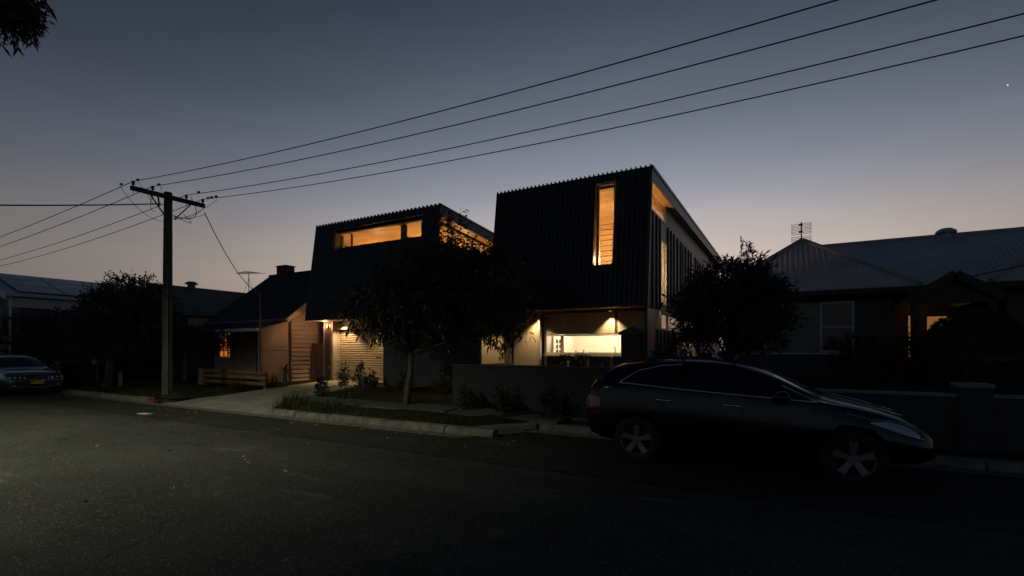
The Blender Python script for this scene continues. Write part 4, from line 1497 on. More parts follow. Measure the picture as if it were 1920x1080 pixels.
def unit(v):
    return v / (np.linalg.norm(v, axis=1, keepdims=True) + 1e-9)


def sample_lobes(rng, lobes, n, shell=0.55):
    out = []
    vol = np.array([l[1][0] * l[1][1] * l[1][2] for l in lobes], float)
    vol /= vol.sum()
    idx = rng.choice(len(lobes), n, p=vol)
    d = unit(rng.normal(size=(n, 3)))
    r = shell + (1 - shell) * rng.random(n) ** 0.6
    r[rng.random(n) < .25] *= .6
    c = np.array([l[0] for l in lobes])[idx]
    s = np.array([l[1] for l in lobes])[idx]
    p = c + d * s * r[:, None]
    return p, unit(d * s)


def foliage(rng, pts, outd, shoots, per, shoot_len, L, W, up=0.25, droop=.15, spread=.9):
    """every point carries shoots, every shoot carries leaves along it"""
    n = len(pts)
    P = np.repeat(pts, shoots, 0)
    D = unit(np.repeat(outd, shoots, 0) + rng.normal(size=(n * shoots, 3)) * spread + np.array([0, 0, up]))
    SL = shoot_len * (.5 + rng.random(n * shoots))
    B = np.repeat(P, per, 0)
    DD = np.repeat(D, per, 0)
    t = np.tile(np.linspace(.15, 1, per), n * shoots) * np.repeat(SL, per)
    B = B + DD * t[:, None] + rng.normal(size=B.shape) * .01
    LD = unit(DD * .9 + rng.normal(size=B.shape) * .65)
    m = len(B)
    Q = leaf_quads(rng, B, LD, L * (.6 + .8 * rng.random(m)), W * (.7 + .6 * rng.random(m)), droop)
    twigs = (P, P + D * SL[:, None])
    return Q, twigs


def twig_quads(rng, a, b, w):
    d = b - a
    s = unit(np.cross(d, rng.normal(size=d.shape))) * w
    return np.stack([a - s, a + s, b + s * .4, b - s * .4], axis=1)


def make_tree(name, label, cat, base, fork, lobes, nclu, shoots, per, shoot_len, L, W, trunk_r, leafm='leaf', seed=1, limbs=6, extra=None, group=None, up=.25, droop=.15, trunk_pts=None):
    rng = np.random.default_rng(seed)
    t = empty(name, base, label, cat, group)
    b, f = Vector(base), Vector(fork)
    tp = trunk_pts or [b - Vector((0, 0, .15)), b.lerp(f, .35) + Vector((.03, .02, 0)), b.lerp(f, .7) - Vector((.02, 0, 0)), f]
    k = len(tp)
    MB().tube(tp, [trunk_r * (1.35 if i == 0 else 1.05 - .3 * i / (k - 1)) for i in range(k)], 10).build('trunk', 'bark', t, smooth=True)
    pts, outd = sample_lobes(rng, lobes, nclu)
    if extra is not None:
        ep = np.array([e[0] for e in extra], float)
        ed = unit(np.array([e[1] for e in extra], float))
        pts, outd = np.concatenate([pts, ep]), np.concatenate([outd, ed])
    # limbs: k-means-like centres, then branches from the limb to each cluster
    cidx = rng.choice(len(pts), limbs, replace=False)
    cen = pts[cidx]
    for _ in range(3):
        a = np.argmin(((pts[:, None] - cen[None]) ** 2).sum(-1), 1)
        for j in range(limbs):
            if (a == j).any():
                cen[j] = pts[a == j].mean(0)
    fork_n = np.array(f)
    allb = MB()
    for j in range(limbs):
        c = Vector(cen[j])
        m1 = f.lerp(c, .4) + Vector((0, 0, -.12 * (c - f).length + .1))
        lp = [f - Vector((0, 0, .1)), m1, c]
        MB().tube(lp, [trunk_r * .55, trunk_r * .36, trunk_r * .15], 7).build('limb', 'bark', t, smooth=True)
        for q in pts[a == j][::2]:
            s0 = Vector(lp[1]).lerp(c, .3 + .6 * rng.random())
            q = Vector(q)
            allb.tube([s0, s0.lerp(q, .5) + Vector((0, 0, .08)), q], [.018, .012, .006], 4, cap=False)
    Q, tw = foliage(rng, pts, outd, shoots, per, shoot_len, L, W, up, droop)
    o = allb.build('branches', 'bark', t)
    tag(o, kind='stuff')
    TQ = twig_quads(rng, tw[0], tw[1], .006)
    o = np_quads('twigs', TQ, 'bark', t)
    tag(o, kind='stuff')
    o = np_quads('crown', Q, leafm, t)
    tag(o, kind='stuff')
    return t


# the street tree in front of the house
ex = []
rr = random.Random(11)
for (p, d) in (((-8.05, 10.5, 5.25), (.1, 0, 1)), ((-7.75, 10.4, 5.15), (.3, 0, 1)), ((-7.5, 10.5, 5.05), (.6, 0, .8)), ((-7.9, 10.6, 4.95), (0, 0, 1))):
    ex.append((p, d))
make_tree('street_tree', 'broad leafy street tree standing in front of the dark house', 'tree', (-8.95, 10.15, .2), (-8.85, 10.2, 1.75),
          [((-8.0, 10.3, 3.4), (1.75, 1.5, 1.2)), ((-9.2, 10.2, 3.0), (1.5, 1.3, .95)), ((-6.6, 10.3, 3.25), (1.2, 1.1, 1.1)), ((-5.75, 10.2, 2.75), (.65, .7, .55)), ((-8.4, 10.3, 2.35), (2.0, 1.2, .5)), ((-6.3, 10.2, 2.45), (.75, .8, .6)), ((-7.7, 10.4, 4.3), (.9, .9, .4)), ((-10.4, 10.3, 2.75), (.7, .7, .55))],
          540, 5, 8, .34, .16, .044, .095, seed=3, limbs=9, extra=ex, up=.15, droop=.35,
          trunk_pts=[(-8.95, 10.15, .05), (-8.93, 10.15, .55), (-8.84, 10.18, 1.1), (-8.8, 10.2, 1.75)])
# small tree by the gate pier
ex = [((-.78, 12.0, 3.85), (0, 0, 1)), ((-.55, 12.0, 3.8), (.4, 0, 1)), ((-1.1, 12.0, 3.65), (-.3, 0, 1)), ((-.3, 12, 3.4), (.5, 0, 1))]
make_tree('garden_tree', 'rounded leafy tree between the dark house and the iron-roofed house', 'tree', (-1.0, 12.1, .9), (-1.0, 12.1, 1.5),
          [((-1.0, 12.1, 2.75), (1.15, 1.0, .85)), ((-.5, 12.1, 2.6), (.55, .8, .75)), ((-1.75, 12.1, 2.5), (.5, .6, .55)), ((-.9, 12.1, 3.25), (.7, .7, .45)), ((-.25, 12.0, 2.1), (.4, .5, .45))],
          420, 5, 8, .26, .15, .034, .07, seed=8, limbs=7, extra=ex, up=.3, droop=.1)
# big dark trees and hedge at the left
make_tree('verge_tree', 'dark bushy tree on the verge between parked car and power pole', 'tree', (-24.6, 9.4, .2), (-24.5, 9.5, 1.4),
          [((-24.4, 9.9, 3.2), (2.2, 1.7, 1.4)), ((-26.3, 10.1, 2.7), (1.7, 1.4, 1.3)), ((-23.6, 9.9, 4.0), (1.4, 1.2, .75)), ((-22.7, 10.1, 2.9), (1.2, 1.2, 1.3)), ((-24.8, 9.8, 2.1), (2.4, 1.4, .8)), ((-27.3, 10.2, 2.4), (1.2, 1.2, .9))],
          760, 5, 7, .32, .14, .055, .16, 'leaf_hedge', seed=5, limbs=9, up=.4)
make_tree('tall_hedge_shrub', 'dark hedge shrub behind the parked blue car', 'shrub', (-33, 11, .2), (-33, 11, 1.0),
          [((-33.5, 11, 2.2), (3.0, 1.4, 1.7)), ((-29.5, 11.2, 2.0), (2.2, 1.3, 1.5)), ((-37, 10.5, 2.2), (2.4, 1.3, 1.6))],
          700, 5, 6, .32, .15, .06, .12, 'leaf_hedge', seed=6, limbs=6, up=.4)
make_tree('cottage_shrub', 'straggly dark shrub half hiding the lit cottage window', 'shrub', (-21.9, 11.6, .35), (-21.9, 11.6, .9),
          [((-21.7, 11.6, 2.1), (1.15, .6, .7)), ((-20.6, 11.7, 2.3), (1.0, .6, .45)), ((-22.9, 11.7, 2.2), (.7, .6, .6)), ((-19.7, 11.8, 2.1), (.6, .5, .4))],
          150, 4, 7, .26, .12, .04, .05, 'leaf_hedge', seed=9, limbs=5, up=.2)
# overhanging branch, top left (tree stands outside the view on the near verge)
make_tree('overhanging_tree', 'leafy branch hanging into the top left corner of the sky', 'tree', (-21.0, -1.6, .1), (-19.5, .2, 5.4),
          [((-12.8, 2.3, 8.4), (1.2, 1.2, 1.0)), ((-11.35, 3.0, 7.65), (.62, .5, .5)), ((-18, 1.0, 8.8), (2.4, 2.0, 1.5)), ((-15, 1.8, 8.8), (1.6, 1.4, 1.1))],
          300, 5, 9, .24, .15, .045, .2, seed=12, limbs=8, up=-.1, droop=.2,
          extra=[((-11.45 + .55 * rr.random(), 2.85 + .4 * rr.random(), 7.15 + .75 * rr.random()), (.6, .2, -.5)) for _ in range(26)])


def shrub(name, label, base, lobes, n, L=.09, W=.04, leafm='leaf_hedge', seed=1, per=6, shoot=.16, shoots=4, cat='shrub', group=None, up=.35, shell=.7, core=0):
    rng = np.random.default_rng(seed)
    t = empty(name, base, label, cat, group)
    pts, outd = sample_lobes(rng, lobes, n, shell)
    Q, tw = foliage(rng, pts, outd, shoots, per, shoot, L, W, up)
    b = Vector(base)
    st = MB()
    for q in pts[::max(1, n // 14)]:
        q = Vector(q)
        st.tube([b - Vector((0, 0, .05)), b.lerp(q, .5) + Vector((0, 0, .05)), q], [.018, .012, .006], 4, cap=False)
    tag(st.build('stems', 'bark', t), kind='stuff')
    if core:
        for c_, s_ in lobes:
            cm = MB().lathe([(max(.001, core * math.cos(a)), core * math.sin(a)) for a in np.linspace(-1.57, 1.57, 13)], 24)
            cm.v = [(c_[0] + x * s_[0], c_[1] + y * s_[1], c_[2] + z * s_[2]) for x, y, z in cm.v]
            cm.build('inner_growth', leafm, t, smooth=True)
    tag(np_quads('foliage', np.concatenate([Q, twig_quads(rng, tw[0], tw[1], .004)]), leafm, t), kind='stuff')
    return t


# clipped dome, lawn shrubs, hedge by the pier
shrub('topiary_dome', 'large clipped dome bush before the lit porch windows', (3.62, 13.9, .9), [((3.62, 13.9, 1.2), (.98, .98, 1.4))], 2600, .05, .03, 'leaf_topiary', 21, 4, .05, 4, 'bush', shell=.97, core=.96)
shrub('garden_shrub', 'loose dark shrub left of the clipped dome bush', (2.0, 14.4, .9), [((1.75, 14.4, 1.5), (.6, .6, .55)), ((2.5, 14.6, 1.5), (.5, .5, .6))], 170, .10, .04, seed=22)
shrub('pier_hedge', 'low dark hedge just right of the square gate pier', (-1.9, 11.5, .9), [((-2.0, 11.5, 1.45), (.6, .45, .65)), ((-1.2, 11.4, 1.25), (.7, .4, .5))], 170, .07, .035, seed=23)
shrub('planter_shrub', 'small pale-leaved plant under the bright kitchen window', (-5.15, 12.4, .4), [((-5.1, 12.4, 1.35), (.35, .3, .2)), ((-4.7, 12.4, 1.45), (.25, .25, .2))], 26, .09, .03, seed=24, per=6, shoot=.14)


def cone_plant(label, x, y, h, r, seed, leafm='leaf_hedge', group='young shrubs along the walls'):
    z = height(x, y)
    lobes = [((x, y, z + h * .25), (r, r, h * .24)), ((x, y, z + h * .5), (r * .75, r * .75, h * .22)), ((x, y, z + h * .78), (r * .42, r * .42, h * .22))]
    return shrub('young_shrub', label, (x, y, z), lobes, int(36 + 60 * r), .075, .028, leafm, seed, 6, .11, 3, 'shrub', group, .6, .45)


cone_plant('young conical shrub before the roller door, left one', -14.55, 13.0, .98, .30, 31)
cone_plant('taller young conical shrub at the right of the roller door', -13.65, 12.9, 1.12, .30, 32)
cone_plant('low bushy plant at the foot of the wing wall corner', -13.05, 12.9, .62, .28, 33)
cone_plant('single dark sapling at the right edge of the driveway', -12.9, 10.6, .78, .20, 34)
cone_plant('small shrub against the grey wing wall, just left of the tree trunk', -10.9, 12.3, .8, .25, 35)
cone_plant('small shrub against the grey wing wall, right of the tree trunk', -9.3, 12.3, .95, .3, 36)
cone_plant('small shrub at the fence wall foot, nearest its left end', -6.9, 10.1, .85, .25, 37)
cone_plant('small shrub at the middle of the fence wall foot', -5.9, 10.1, .75, .22, 38)
cone_plant('small shrub at the fence wall foot, right of middle', -4.6, 10.1, .95, .25, 39)
cone_plant('small shrub at the fence wall foot beside the black car', -3.5, 10.1, .8, .22, 40)


def blades(name, rng, x, y, h, w, m, lean=.35, parent=None, org=(0, 0, 0)):
    n = len(x)
    z = np.array([height(a, b) for a, b in zip(x, y)]) - .01
    b = np.stack([x, y, z], 1)
    ang = rng.random(n) * 6.283
    d = np.stack([np.cos(ang), np.sin(ang), np.zeros(n)], 1)
    s = np.stack([-np.sin(ang), np.cos(ang), np.zeros(n)], 1) * (w / 2)[:, None]
    ln = (lean * rng.random(n) * h)[:, None]
    mid = b + d * ln * .35 + np.array([0, 0, 1]) * (h * .6)[:, None]
    tip = b + d * ln + np.array([0, 0, 1]) * h[:, None]
    Q = np.stack([b - s, b + s, mid + s * .7, mid - s * .7], 1)
    Q2 = np.stack([mid - s * .7, mid + s * .7, tip, tip], 1)
    Q2[:, 3] = tip - s * .05
    return np_quads(name, np.concatenate([Q, Q2]), m, parent, org)


rng = np.random.default_rng(77)


def scatter(n, x0, x1, y0, y1, rej):
    x = rng.uniform(x0, x1, n)
    y = rng.uniform(y0, y1, n)
    k = ~rej(x, y)
    return x[k], y[k]


def on_drive(x, y):
    return (x > -17.7) & (x < -12.2) & (y < 9.5) | (x > -17.15) & (x < -13.4)


x, y = scatter(26000, -34, -3.2, 8.42, 10.6, lambda a, b: on_drive(a, b) | ((b > 9.5) & (b < 10.4) & (a > -13.2)) | ((a > -5.9) & (b < 9.8)))
pat = np.sin(x * 1.7 + 2 * np.sin(y * 2.1)) + np.sin(x * .6 + y * 3) + rng.normal(size=len(x)) * .5
x, y = x[pat > -.2], y[pat > -.2]
tag(blades('verge_grass', rng, x, y, .05 + .10 * rng.random(len(x)) ** 2, np.full(len(x), .012), 'grass', .6), 'short patchy grass on the street verge', 'grass', kind='stuff')
x, y = scatter(14000, -2.3, 8.5, 10.5, 14.5, lambda a, b: a < -90)
tag(blades('lawn_grass', rng, x, y, .05 + .06 * rng.random(len(x)), np.full(len(x), .012), 'grass', .5), 'raised lawn grass behind the retaining wall', 'grass', kind='stuff')


def tuft(label, x, y, n, h, spread, m='grass', seed=0):
    r = np.random.default_rng(seed)
    t = empty('grass_tuft', (x, y, height(x, y)), label, 'grass tuft', 'grass tufts beside the driveway')
    X, Y = x + r.normal(size=n) * spread, y + r.normal(size=n) * spread
    o = blades('blades', r, X, Y, h * (.5 + .6 * r.random(n)), np.full(n, .014), m, .9, t)
    tag(o, kind='stuff')


tuft('big spiky grass tuft at the kerb corner right of the driveway', -12.55, 9.25, 240, .48, .22, seed=1)
tuft('lower grass tuft between the kerb corner and the sapling', -12.0, 9.0, 200, .30, .25, seed=2)
tuft('thin tall grass tuft right of the dark sapling', -11.6, 10.5, 90, .5, .2, seed=3)
tuft('wide weedy tuft along the kerb before the street tree', -10.6, 8.9, 260, .28, .4, seed=4)
tuft('strappy green clump in front of the log rail fence', -17.75, 10.7, 110, .55, .13, seed=5)
tuft('weedy tuft at the right end of the log rail fence', -16.95, 11.7, 120, .75, .12, seed=6)

# dark cordyline stump by the log fence
cs = empty('garden_stump', (-16.75, 12.1, .38), 'dark knobbly plant stump beside the verandah end wall', 'plant')
MB().tube([(-16.8, 12.1, .3), (-16.82, 12.1, .7), (-16.78, 12.1, 1.05)], [.09, .08, .05], 8).build('trunk', 'bark', cs)
r = np.random.default_rng(4)
P_ = np.tile(np.array([[-16.78, 12.1, 1.05]]), (26, 1))
tag(np_quads('leaves', leaf_quads(r, P_, unit(r.normal(size=(26, 3)) + np.array([0, 0, .3])), .2 + .25 * r.random(26), np.full(26, .04), .5), 'leaf_hedge', cs), kind='stuff')

# ------------------------------------------------------------------ cars


def loft_body(name, stations, m, parent, arches, ground=0.0):
    """stations: (x, zb, ws, zmid, wm, zbelt, wb, zedge, wr, zroof) nose last; mirrored in y"""
    mb = MB()
    rings = []
    for (x, zb, ws, zm, wm, zbl, wb, ze, wr, zr) in stations:
        half = [(0, zb), (ws * .85, zb), (ws, zb + .06), (wm, zm), (wb, zbl), (wb - .012, zbl + .025), (wr + .02, ze - .03), (wr, ze), (wr * .6, zr - .008), (0, zr)]
        ring = [(x, y, z) for y, z in half] + [(x, -y, z) for y, z in half[-2:0:-1]]
        rings.append(ring)
    n = len(rings[0])
    base = len(mb.v)
    for r_ in rings:
        mb.v += r_
    for i in range(len(rings) - 1):
        for k in range(n):
            k2 = (k + 1) % n
            mb.f.append((i * n + k, i * n + k2, (i + 1) * n + k2, (i + 1) * n + k))
    mb.f.append(tuple(range(n)))
    mb.f.append(tuple(range((len(rings) - 1) * n, len(rings) * n)))
    o = mb.build(name, m, parent, smooth=True)
    s = o.modifiers.new('sub', 'SUBSURF')
    s.levels = s.render_levels = 2
    cutters = []
    for (ax, r_, yw) in arches:
        for s_ in (-1, 1):
            c = MB().lathe([(.001, -.35), (r_, -.35), (r_, .35), (.001, .35)], 32, (ax, s_ * (yw), .36), 'y').build('cutter', m)
            b = o.modifiers.new('arch', 'BOOLEAN')
            b.operation = 'DIFFERENCE'
            b.object = c
            b.solver = 'EXACT'
            cutters.append(c)
    bpy.context.view_layer.update()
    dg = bpy.context.evaluated_depsgraph_get()
    ev = o.evaluated_get(dg)
    me = bpy.data.meshes.new_from_object(ev)
    o.modifiers.clear()
    o.data = me
    for c in cutters:
        bpy.data.objects.remove(c, do_unlink=True)
    me.polygons.foreach_set('use_smooth', [True] * len(me.polygons))
    bm = bmesh.new()
    bm.from_mesh(me)
    tree = BVHTree.FromBMesh(bm)
    bm.free()
    return o, tree


def proj_side(tree, x, z, s, off=.006):
    hit = tree.ray_cast(Vector((x, s * 3, z)), Vector((0, -s, 0)))
    if hit[0] is None:
        return Vector((x, s * .8, z))
    return hit[0] + Vector((0, s * off, 0)) + hit[1] * (off * .3 if hit[1].y * s > 0 else 0)


def proj_front(tree, y, z, sgn=1, off=.006):
    hit = tree.ray_cast(Vector((sgn * 6, y, z)), Vector((-sgn, 0, 0)))
    return (hit[0] if hit[0] is not None else Vector((sgn * 2, y, z))) + Vector((sgn * off, 0, 0))


def proj_top(tree, x, y, off=.006):
    hit = tree.ray_cast(Vector((x, y, 5)), Vector((0, 0, -1)))
    return (hit[0] if hit[0] is not None else Vector((x, y, 1))) + Vector((0, 0, off))


def side_patch(tree, bot, top, s, name, m, parent, nx=14, nz=5, off=.006):
    def at(pl, t):
        L_ = [0]
        for i in range(len(pl) - 1):
            L_.append(L_[-1] + math.hypot(pl[i + 1][0] - pl[i][0], pl[i + 1][1] - pl[i][1]))
        d = t * L_[-1]
        for i in range(len(pl) - 1):
            if d <= L_[i + 1] + 1e-9:
                f = (d - L_[i]) / max(1e-9, L_[i + 1] - L_[i])
                return (pl[i][0] + (pl[i + 1][0] - pl[i][0]) * f, pl[i][1] + (pl[i + 1][1] - pl[i][1]) * f)
        return pl[-1]
    rows = []
    for j in range(nz + 1):
        v = j / nz
        row = []
        for i in range(nx + 1):
            a, b = at(bot, i / nx), at(top, i / nx)
            row.append(proj_side(tree, a[0] + (b[0] - a[0]) * v, a[1] + (b[1] - a[1]) * v, s, off))
        rows.append(row)
    return MB().grid(rows).build(name, m, parent, smooth=True)


def side_line(tree, pts, s, r, name, m, parent, n=6, off=.004, dens=.08):
    out = []
    for i in range(len(pts) - 1):
        k = max(1, int(math.hypot(pts[i + 1][0] - pts[i][0], pts[i + 1][1] - pts[i][1]) / dens))
        for j in range(k):
            t = j / k
            out.append(proj_side(tree, pts[i][0] + (pts[i + 1][0] - pts[i][0]) * t, pts[i][1] + (pts[i + 1][1] - pts[i][1]) * t, s, off))
    out.append(proj_side(tree, pts[-1][0], pts[-1][1], s, off))
    return MB().tube(out, r, n).build(name, m, parent, smooth=True)


def wheel(parent, x, y, s, rr=.365, rim=.238, w=.22, spokes=5):
    wl = empty('wheel', (x, y, rr), parent=parent)
    MB().lathe([(rim, -w / 2), (rim + .03, -w / 2 - .008), (rr - .03, -w / 2), (rr, -w / 2 + .04), (rr, w / 2 - .04), (rr - .03, w / 2), (rim + .03, w / 2 + .008), (rim, w / 2)], 36, (x, y, rr), 'y').build('tyre', 'rubber', wl, smooth=True)
    r_ = MB()
    f = s * (w / 2 - .02)
    r_.lathe([(rim + .002, s * w / 2), (rim - .012, f), (rim - .022, f - s * .02), (rim - .03, -s * .02)], 36, (x, y, rr), 'y')
    MB().lathe([(rim - .03, -s * .02), (.001, -s * .02)], 24, (x, y, rr), 'y').build('brake_disc', 'blackplastic', wl)
    r_.lathe([(.001, f), (.055, f), (.07, f - s * .03), (.07, -s * .02)], 20, (x, y, rr), 'y')
    r_.build('rim', 'alloy', wl)
    for k in range(spokes):
        t = 2 * math.pi * k / spokes + .31
        dx, dz = math.cos(t), math.sin(t)
        nx_, nz_ = -dz, dx
        a0, a1, b0, b1 = .05, .034, rim - .015, .048
        yo, yi = y + f, y + f - s * .035
        pts = []
        for yy in (yi, yo):
            pts += [(x + dx * a0 + nx_ * a1, yy - s * .01, rr + dz * a0 + nz_ * a1), (x + dx * b0 + nx_ * b1, yy, rr + dz * b0 + nz_ * b1),
                    (x + dx * b0 - nx_ * b1, yy, rr + dz * b0 - nz_ * b1), (x + dx * a0 - nx_ * a1, yy - s * .01, rr + dz * a0 - nz_ * a1)]
        MB().hexa(pts).build('spoke', 'alloy', wl)
    return wl


def place(root, loc):
    root.location = loc


# black SUV, nose to +X
suv = empty('parked_suv', (0, 0, 0), 'black parked SUV seen side-on at the kerb in front of the fence wall', 'car')
ST = [  # x, zb, ws, zmid, wm, zbelt, wb, zedge, wr, zroof
    (-2.22, .45, .60, .70, .70, .98, .62, 1.02, .50, 1.03),
    (-2.16, .36, .72, .68, .82, 1.06, .74, 1.18, .60, 1.20),
    (-1.95, .30, .80, .66, .91, 1.16, .83, 1.38, .60, 1.42),
    (-1.62, .27, .83, .64, .935, 1.20, .86, 1.53, .57, 1.58),
    (-1.0, .25, .85, .62, .935, 1.17, .875, 1.575, .58, 1.635),
    (-.45, .25, .85, .62, .935, 1.14, .875, 1.57, .585, 1.64),
    (.05, .25, .85, .61, .935, 1.11, .87, 1.53, .585, 1.60),
    (.45, .25, .85, .61, .935, 1.085, .865, 1.40, .60, 1.47),
    (.80, .25, .85, .61, .93, 1.06, .86, 1.23, .64, 1.29),
    (1.12, .26, .84, .61, .93, 1.035, .85, 1.08, .70, 1.12),
    (1.45, .27, .83, .60, .925, .985, .83, 1.01, .70, 1.055),
    (1.80, .28, .80, .58, .90, .90, .79, .925, .66, .98),
    (2.08, .30, .73, .55, .84, .78, .72, .81, .58, .87),
    (2.26, .34, .62, .50, .70, .64, .60, .67, .45, .72),
    (2.34, .40, .48, .48, .55, .56, .46, .58, .34, .60),
]
FA, RA = 1.42, -1.33
body, tr = loft_body('body', ST, 'suv', suv, [(FA, .42, .95), (RA, .42, .95)])
BELT = [(-1.62, 1.235), (-1.2, 1.205), (-.62, 1.16), (.1, 1.115), (1.02, 1.06)]
TOP = [(-1.62, 1.235), (-1.36, 1.42), (-1.0, 1.505), (-.45, 1.53), (.0, 1.49), (.4, 1.37), (.75, 1.20), (1.02, 1.06)]
for s in (-1, 1):
    side_patch(tr, [(-1.58, 1.25), (-1.1, 1.21), (-.66, 1.18)], [(-1.36, 1.405), (-1.0, 1.49), (-.66, 1.515)], s, 'side_window', 'carglass', suv)
    side_patch(tr, [(-.60, 1.175), (.1, 1.13)], [(-.60, 1.515), (.02, 1.47)], s, 'side_window', 'carglass', suv)
    side_patch(tr, [(.16, 1.125), (.95, 1.075)], [(.08, 1.45), (.4, 1.35), (.72, 1.2), (.95, 1.08)], s, 'side_window', 'carglass', suv)
    side_line(tr, BELT, s, .013, 'belt_trim', 'chrome', suv)
    side_line(tr, [(-1.62, 1.235), (-1.36, 1.42), (-1.0, 1.505), (-.7, 1.525)], s, .011, 'window_trim', 'chrome', suv)
    side_line(tr, [(.62, 1.26), (.8, 1.175), (1.03, 1.06)], s, .011, 'window_trim', 'chrome', suv)
    for xh in (-.92, .02):
        h = side_line(tr, [(xh - .11, 1.0 - (xh + .92) * .03), (xh + .11, .992 - (xh + .92) * .03)], s, .018, 'door_handle', 'chrome', suv, off=.02)
    for pts in ([(-.63, 1.16), (-.60, .7), (-.66, .36)], [(.13, 1.11), (.17, .7), (.13, .36)], [(1.0, 1.05), (1.02, .8)]):
        side_line(tr, pts, s, .004, 'door_gap', 'blackplastic', suv, off=.0)
    mi = MB()
    yy = s * .93
    mi.lathe([(.001, -.10), (.06, -.09), (.085, -.02), (.08, .06), (.05, .10), (.001, .11)], 14, (.62, yy + s * .07, 1.12), 'x')
    mo = mi.build('door_mirror', 'suv', suv, smooth=True)
    MB().box(.58, min(yy - s * .12, yy + s * .03), 1.055, .66, max(yy - s * .12, yy + s * .03), 1.085).build('mirror_stalk', 'blackplastic', mo)
    MB().tube([(.60, yy + s * .03, 1.165), (.62, yy + s * .145, 1.15)], .012, 6).build('mirror_repeater', 'chrome', mo)
    side_patch(tr, [(1.60, .835), (1.85, .745), (2.10, .665)], [(1.60, .845), (1.80, .855), (1.98, .80), (2.11, .69)], s, 'headlamp', 'lens', suv, off=.012)
    side_line(tr, [(1.60, .83), (1.85, .735), (2.14, .645)], s, .008, 'headlamp_trim', 'chrome', suv, off=.008)
    side_line(tr, [(1.35, .94), (1.6, .87), (1.82, .87), (2.0, .81), (2.14, .69)], s, .005, 'wing_glint', 'chrome', suv, off=.004)  # thin chrome line paints the light caught on the wing edge
    side_patch(tr, [(-2.17, .80), (-1.9, .86)], [(-2.14, 1.02), (-1.92, 1.0)], s, 'tail_lamp', 'lens_red', suv, off=.012)
    side_line(tr, [(-2.17, .80), (-2.17, .93), (-2.12, 1.03)], s, .016, 'tail_lamp_edge', 'lens', suv, off=.01)
    wheel(suv, FA, s * .80, s)
    wheel(suv, RA, s * .80, s)
    rl = [proj_top(tr, x, s * .52, .04) for x in np.linspace(-1.45, .15, 9)]
    MB().tube(rl, .014, 6).build('roof_rail', 'blackplastic', suv, smooth=True)
    MB().tube([proj_top(tr, 1.2, s * .35, .01), proj_top(tr, 1.6, s * .36, .01), proj_top(tr, 2.0, s * .34, .01)], .008, 6).build('bonnet_glint', 'chrome', suv, smooth=True)  # chrome line stands in for the highlight along the bonnet
for xx in (-.75, .0):
    pts = [proj_top(tr, xx + .03 * math.cos(t), y_, .07) for t, y_ in zip(np.linspace(-1, 1, 9), np.linspace(-.56, .56, 9))]
    MB().tube(pts, .016, 6).build('roof_bar', 'steel', suv, smooth=True)
rows = []
for j in range(6):
    x = .52 + (1.08 - .52) * j / 5
    hw = .56 + .10 * j / 5
    rows.append([proj_top(tr, x + .05 * (1 - (k / 4 - 1) ** 2), hw * (k / 4 - 1), .008) for k in range(9)])
MB().grid(rows).build('windscreen', 'carglass', suv, smooth=True)
rows = []
for j in range(5):
    z = 1.14 + .26 * j / 4
    rows.append([proj_front(tr, (.55 - .02 * j) * (k / 4 - 1), z, -1, .008) for k in range(9)])
MB().grid(rows).build('rear_window', 'carglass', suv, smooth=True)
rows = []
for j in range(3):
    z = .50 + .10 * j / 2
    rows.append([proj_front(tr, .38 * (k / 4 - 1), z, 1, .01) for k in range(9)])
MB().grid(rows).build('grille', 'blackplastic', suv)
MB().tube([proj_front(tr, y_, .47, 1, .012) for y_ in np.linspace(-.4, .4, 9)], .012, 6).build('grille_trim', 'chrome', suv)
place(suv, (-.62, 8.33, 0.0))

# blue wagon, nose to +X
vol = empty('parked_wagon', (0, 0, 0), 'blue-grey station wagon parked at the far left with yellow number plate', 'car')
SV = [
    (-2.34, .48, .66, .72, .74, .95, .66, .98, .55, 1.0),
    (-2.26, .38, .78, .70, .86, 1.02, .80, 1.15, .62, 1.18),
    (-2.05, .32, .82, .66, .915, 1.05, .87, 1.42, .60, 1.47),
    (-1.5, .28, .84, .64, .925, 1.03, .885, 1.47, .60, 1.53),
    (-.6, .27, .85, .62, .93, 1.01, .89, 1.485, .605, 1.56),
    (.1, .27, .85, .62, .93, 1.0, .89, 1.46, .60, 1.53),
    (.50, .27, .85, .62, .93, .99, .885, 1.30, .63, 1.36),
    (.88, .27, .85, .61, .925, .98, .88, 1.09, .69, 1.12),
    (1.20, .27, .84, .60, .92, .95, .87, .985, .76, 1.01),
    (1.65, .27, .83, .60, .915, .91, .86, .945, .74, .98),
    (2.05, .28, .81, .58, .90, .84, .85, .885, .70, .92),
    (2.24, .29, .77, .56, .86, .76, .81, .83, .66, .855),
    (2.33, .30, .70, .54, .78, .70, .72, .75, .60, .77),
    (2.37, .36, .60, .50, .66, .62, .60, .66, .5, .67),
]
FA, RA = 1.46, -1.30
body, tr = loft_body('body', SV, 'volvo', vol, [(FA, .40, .95), (RA, .40, .95)])
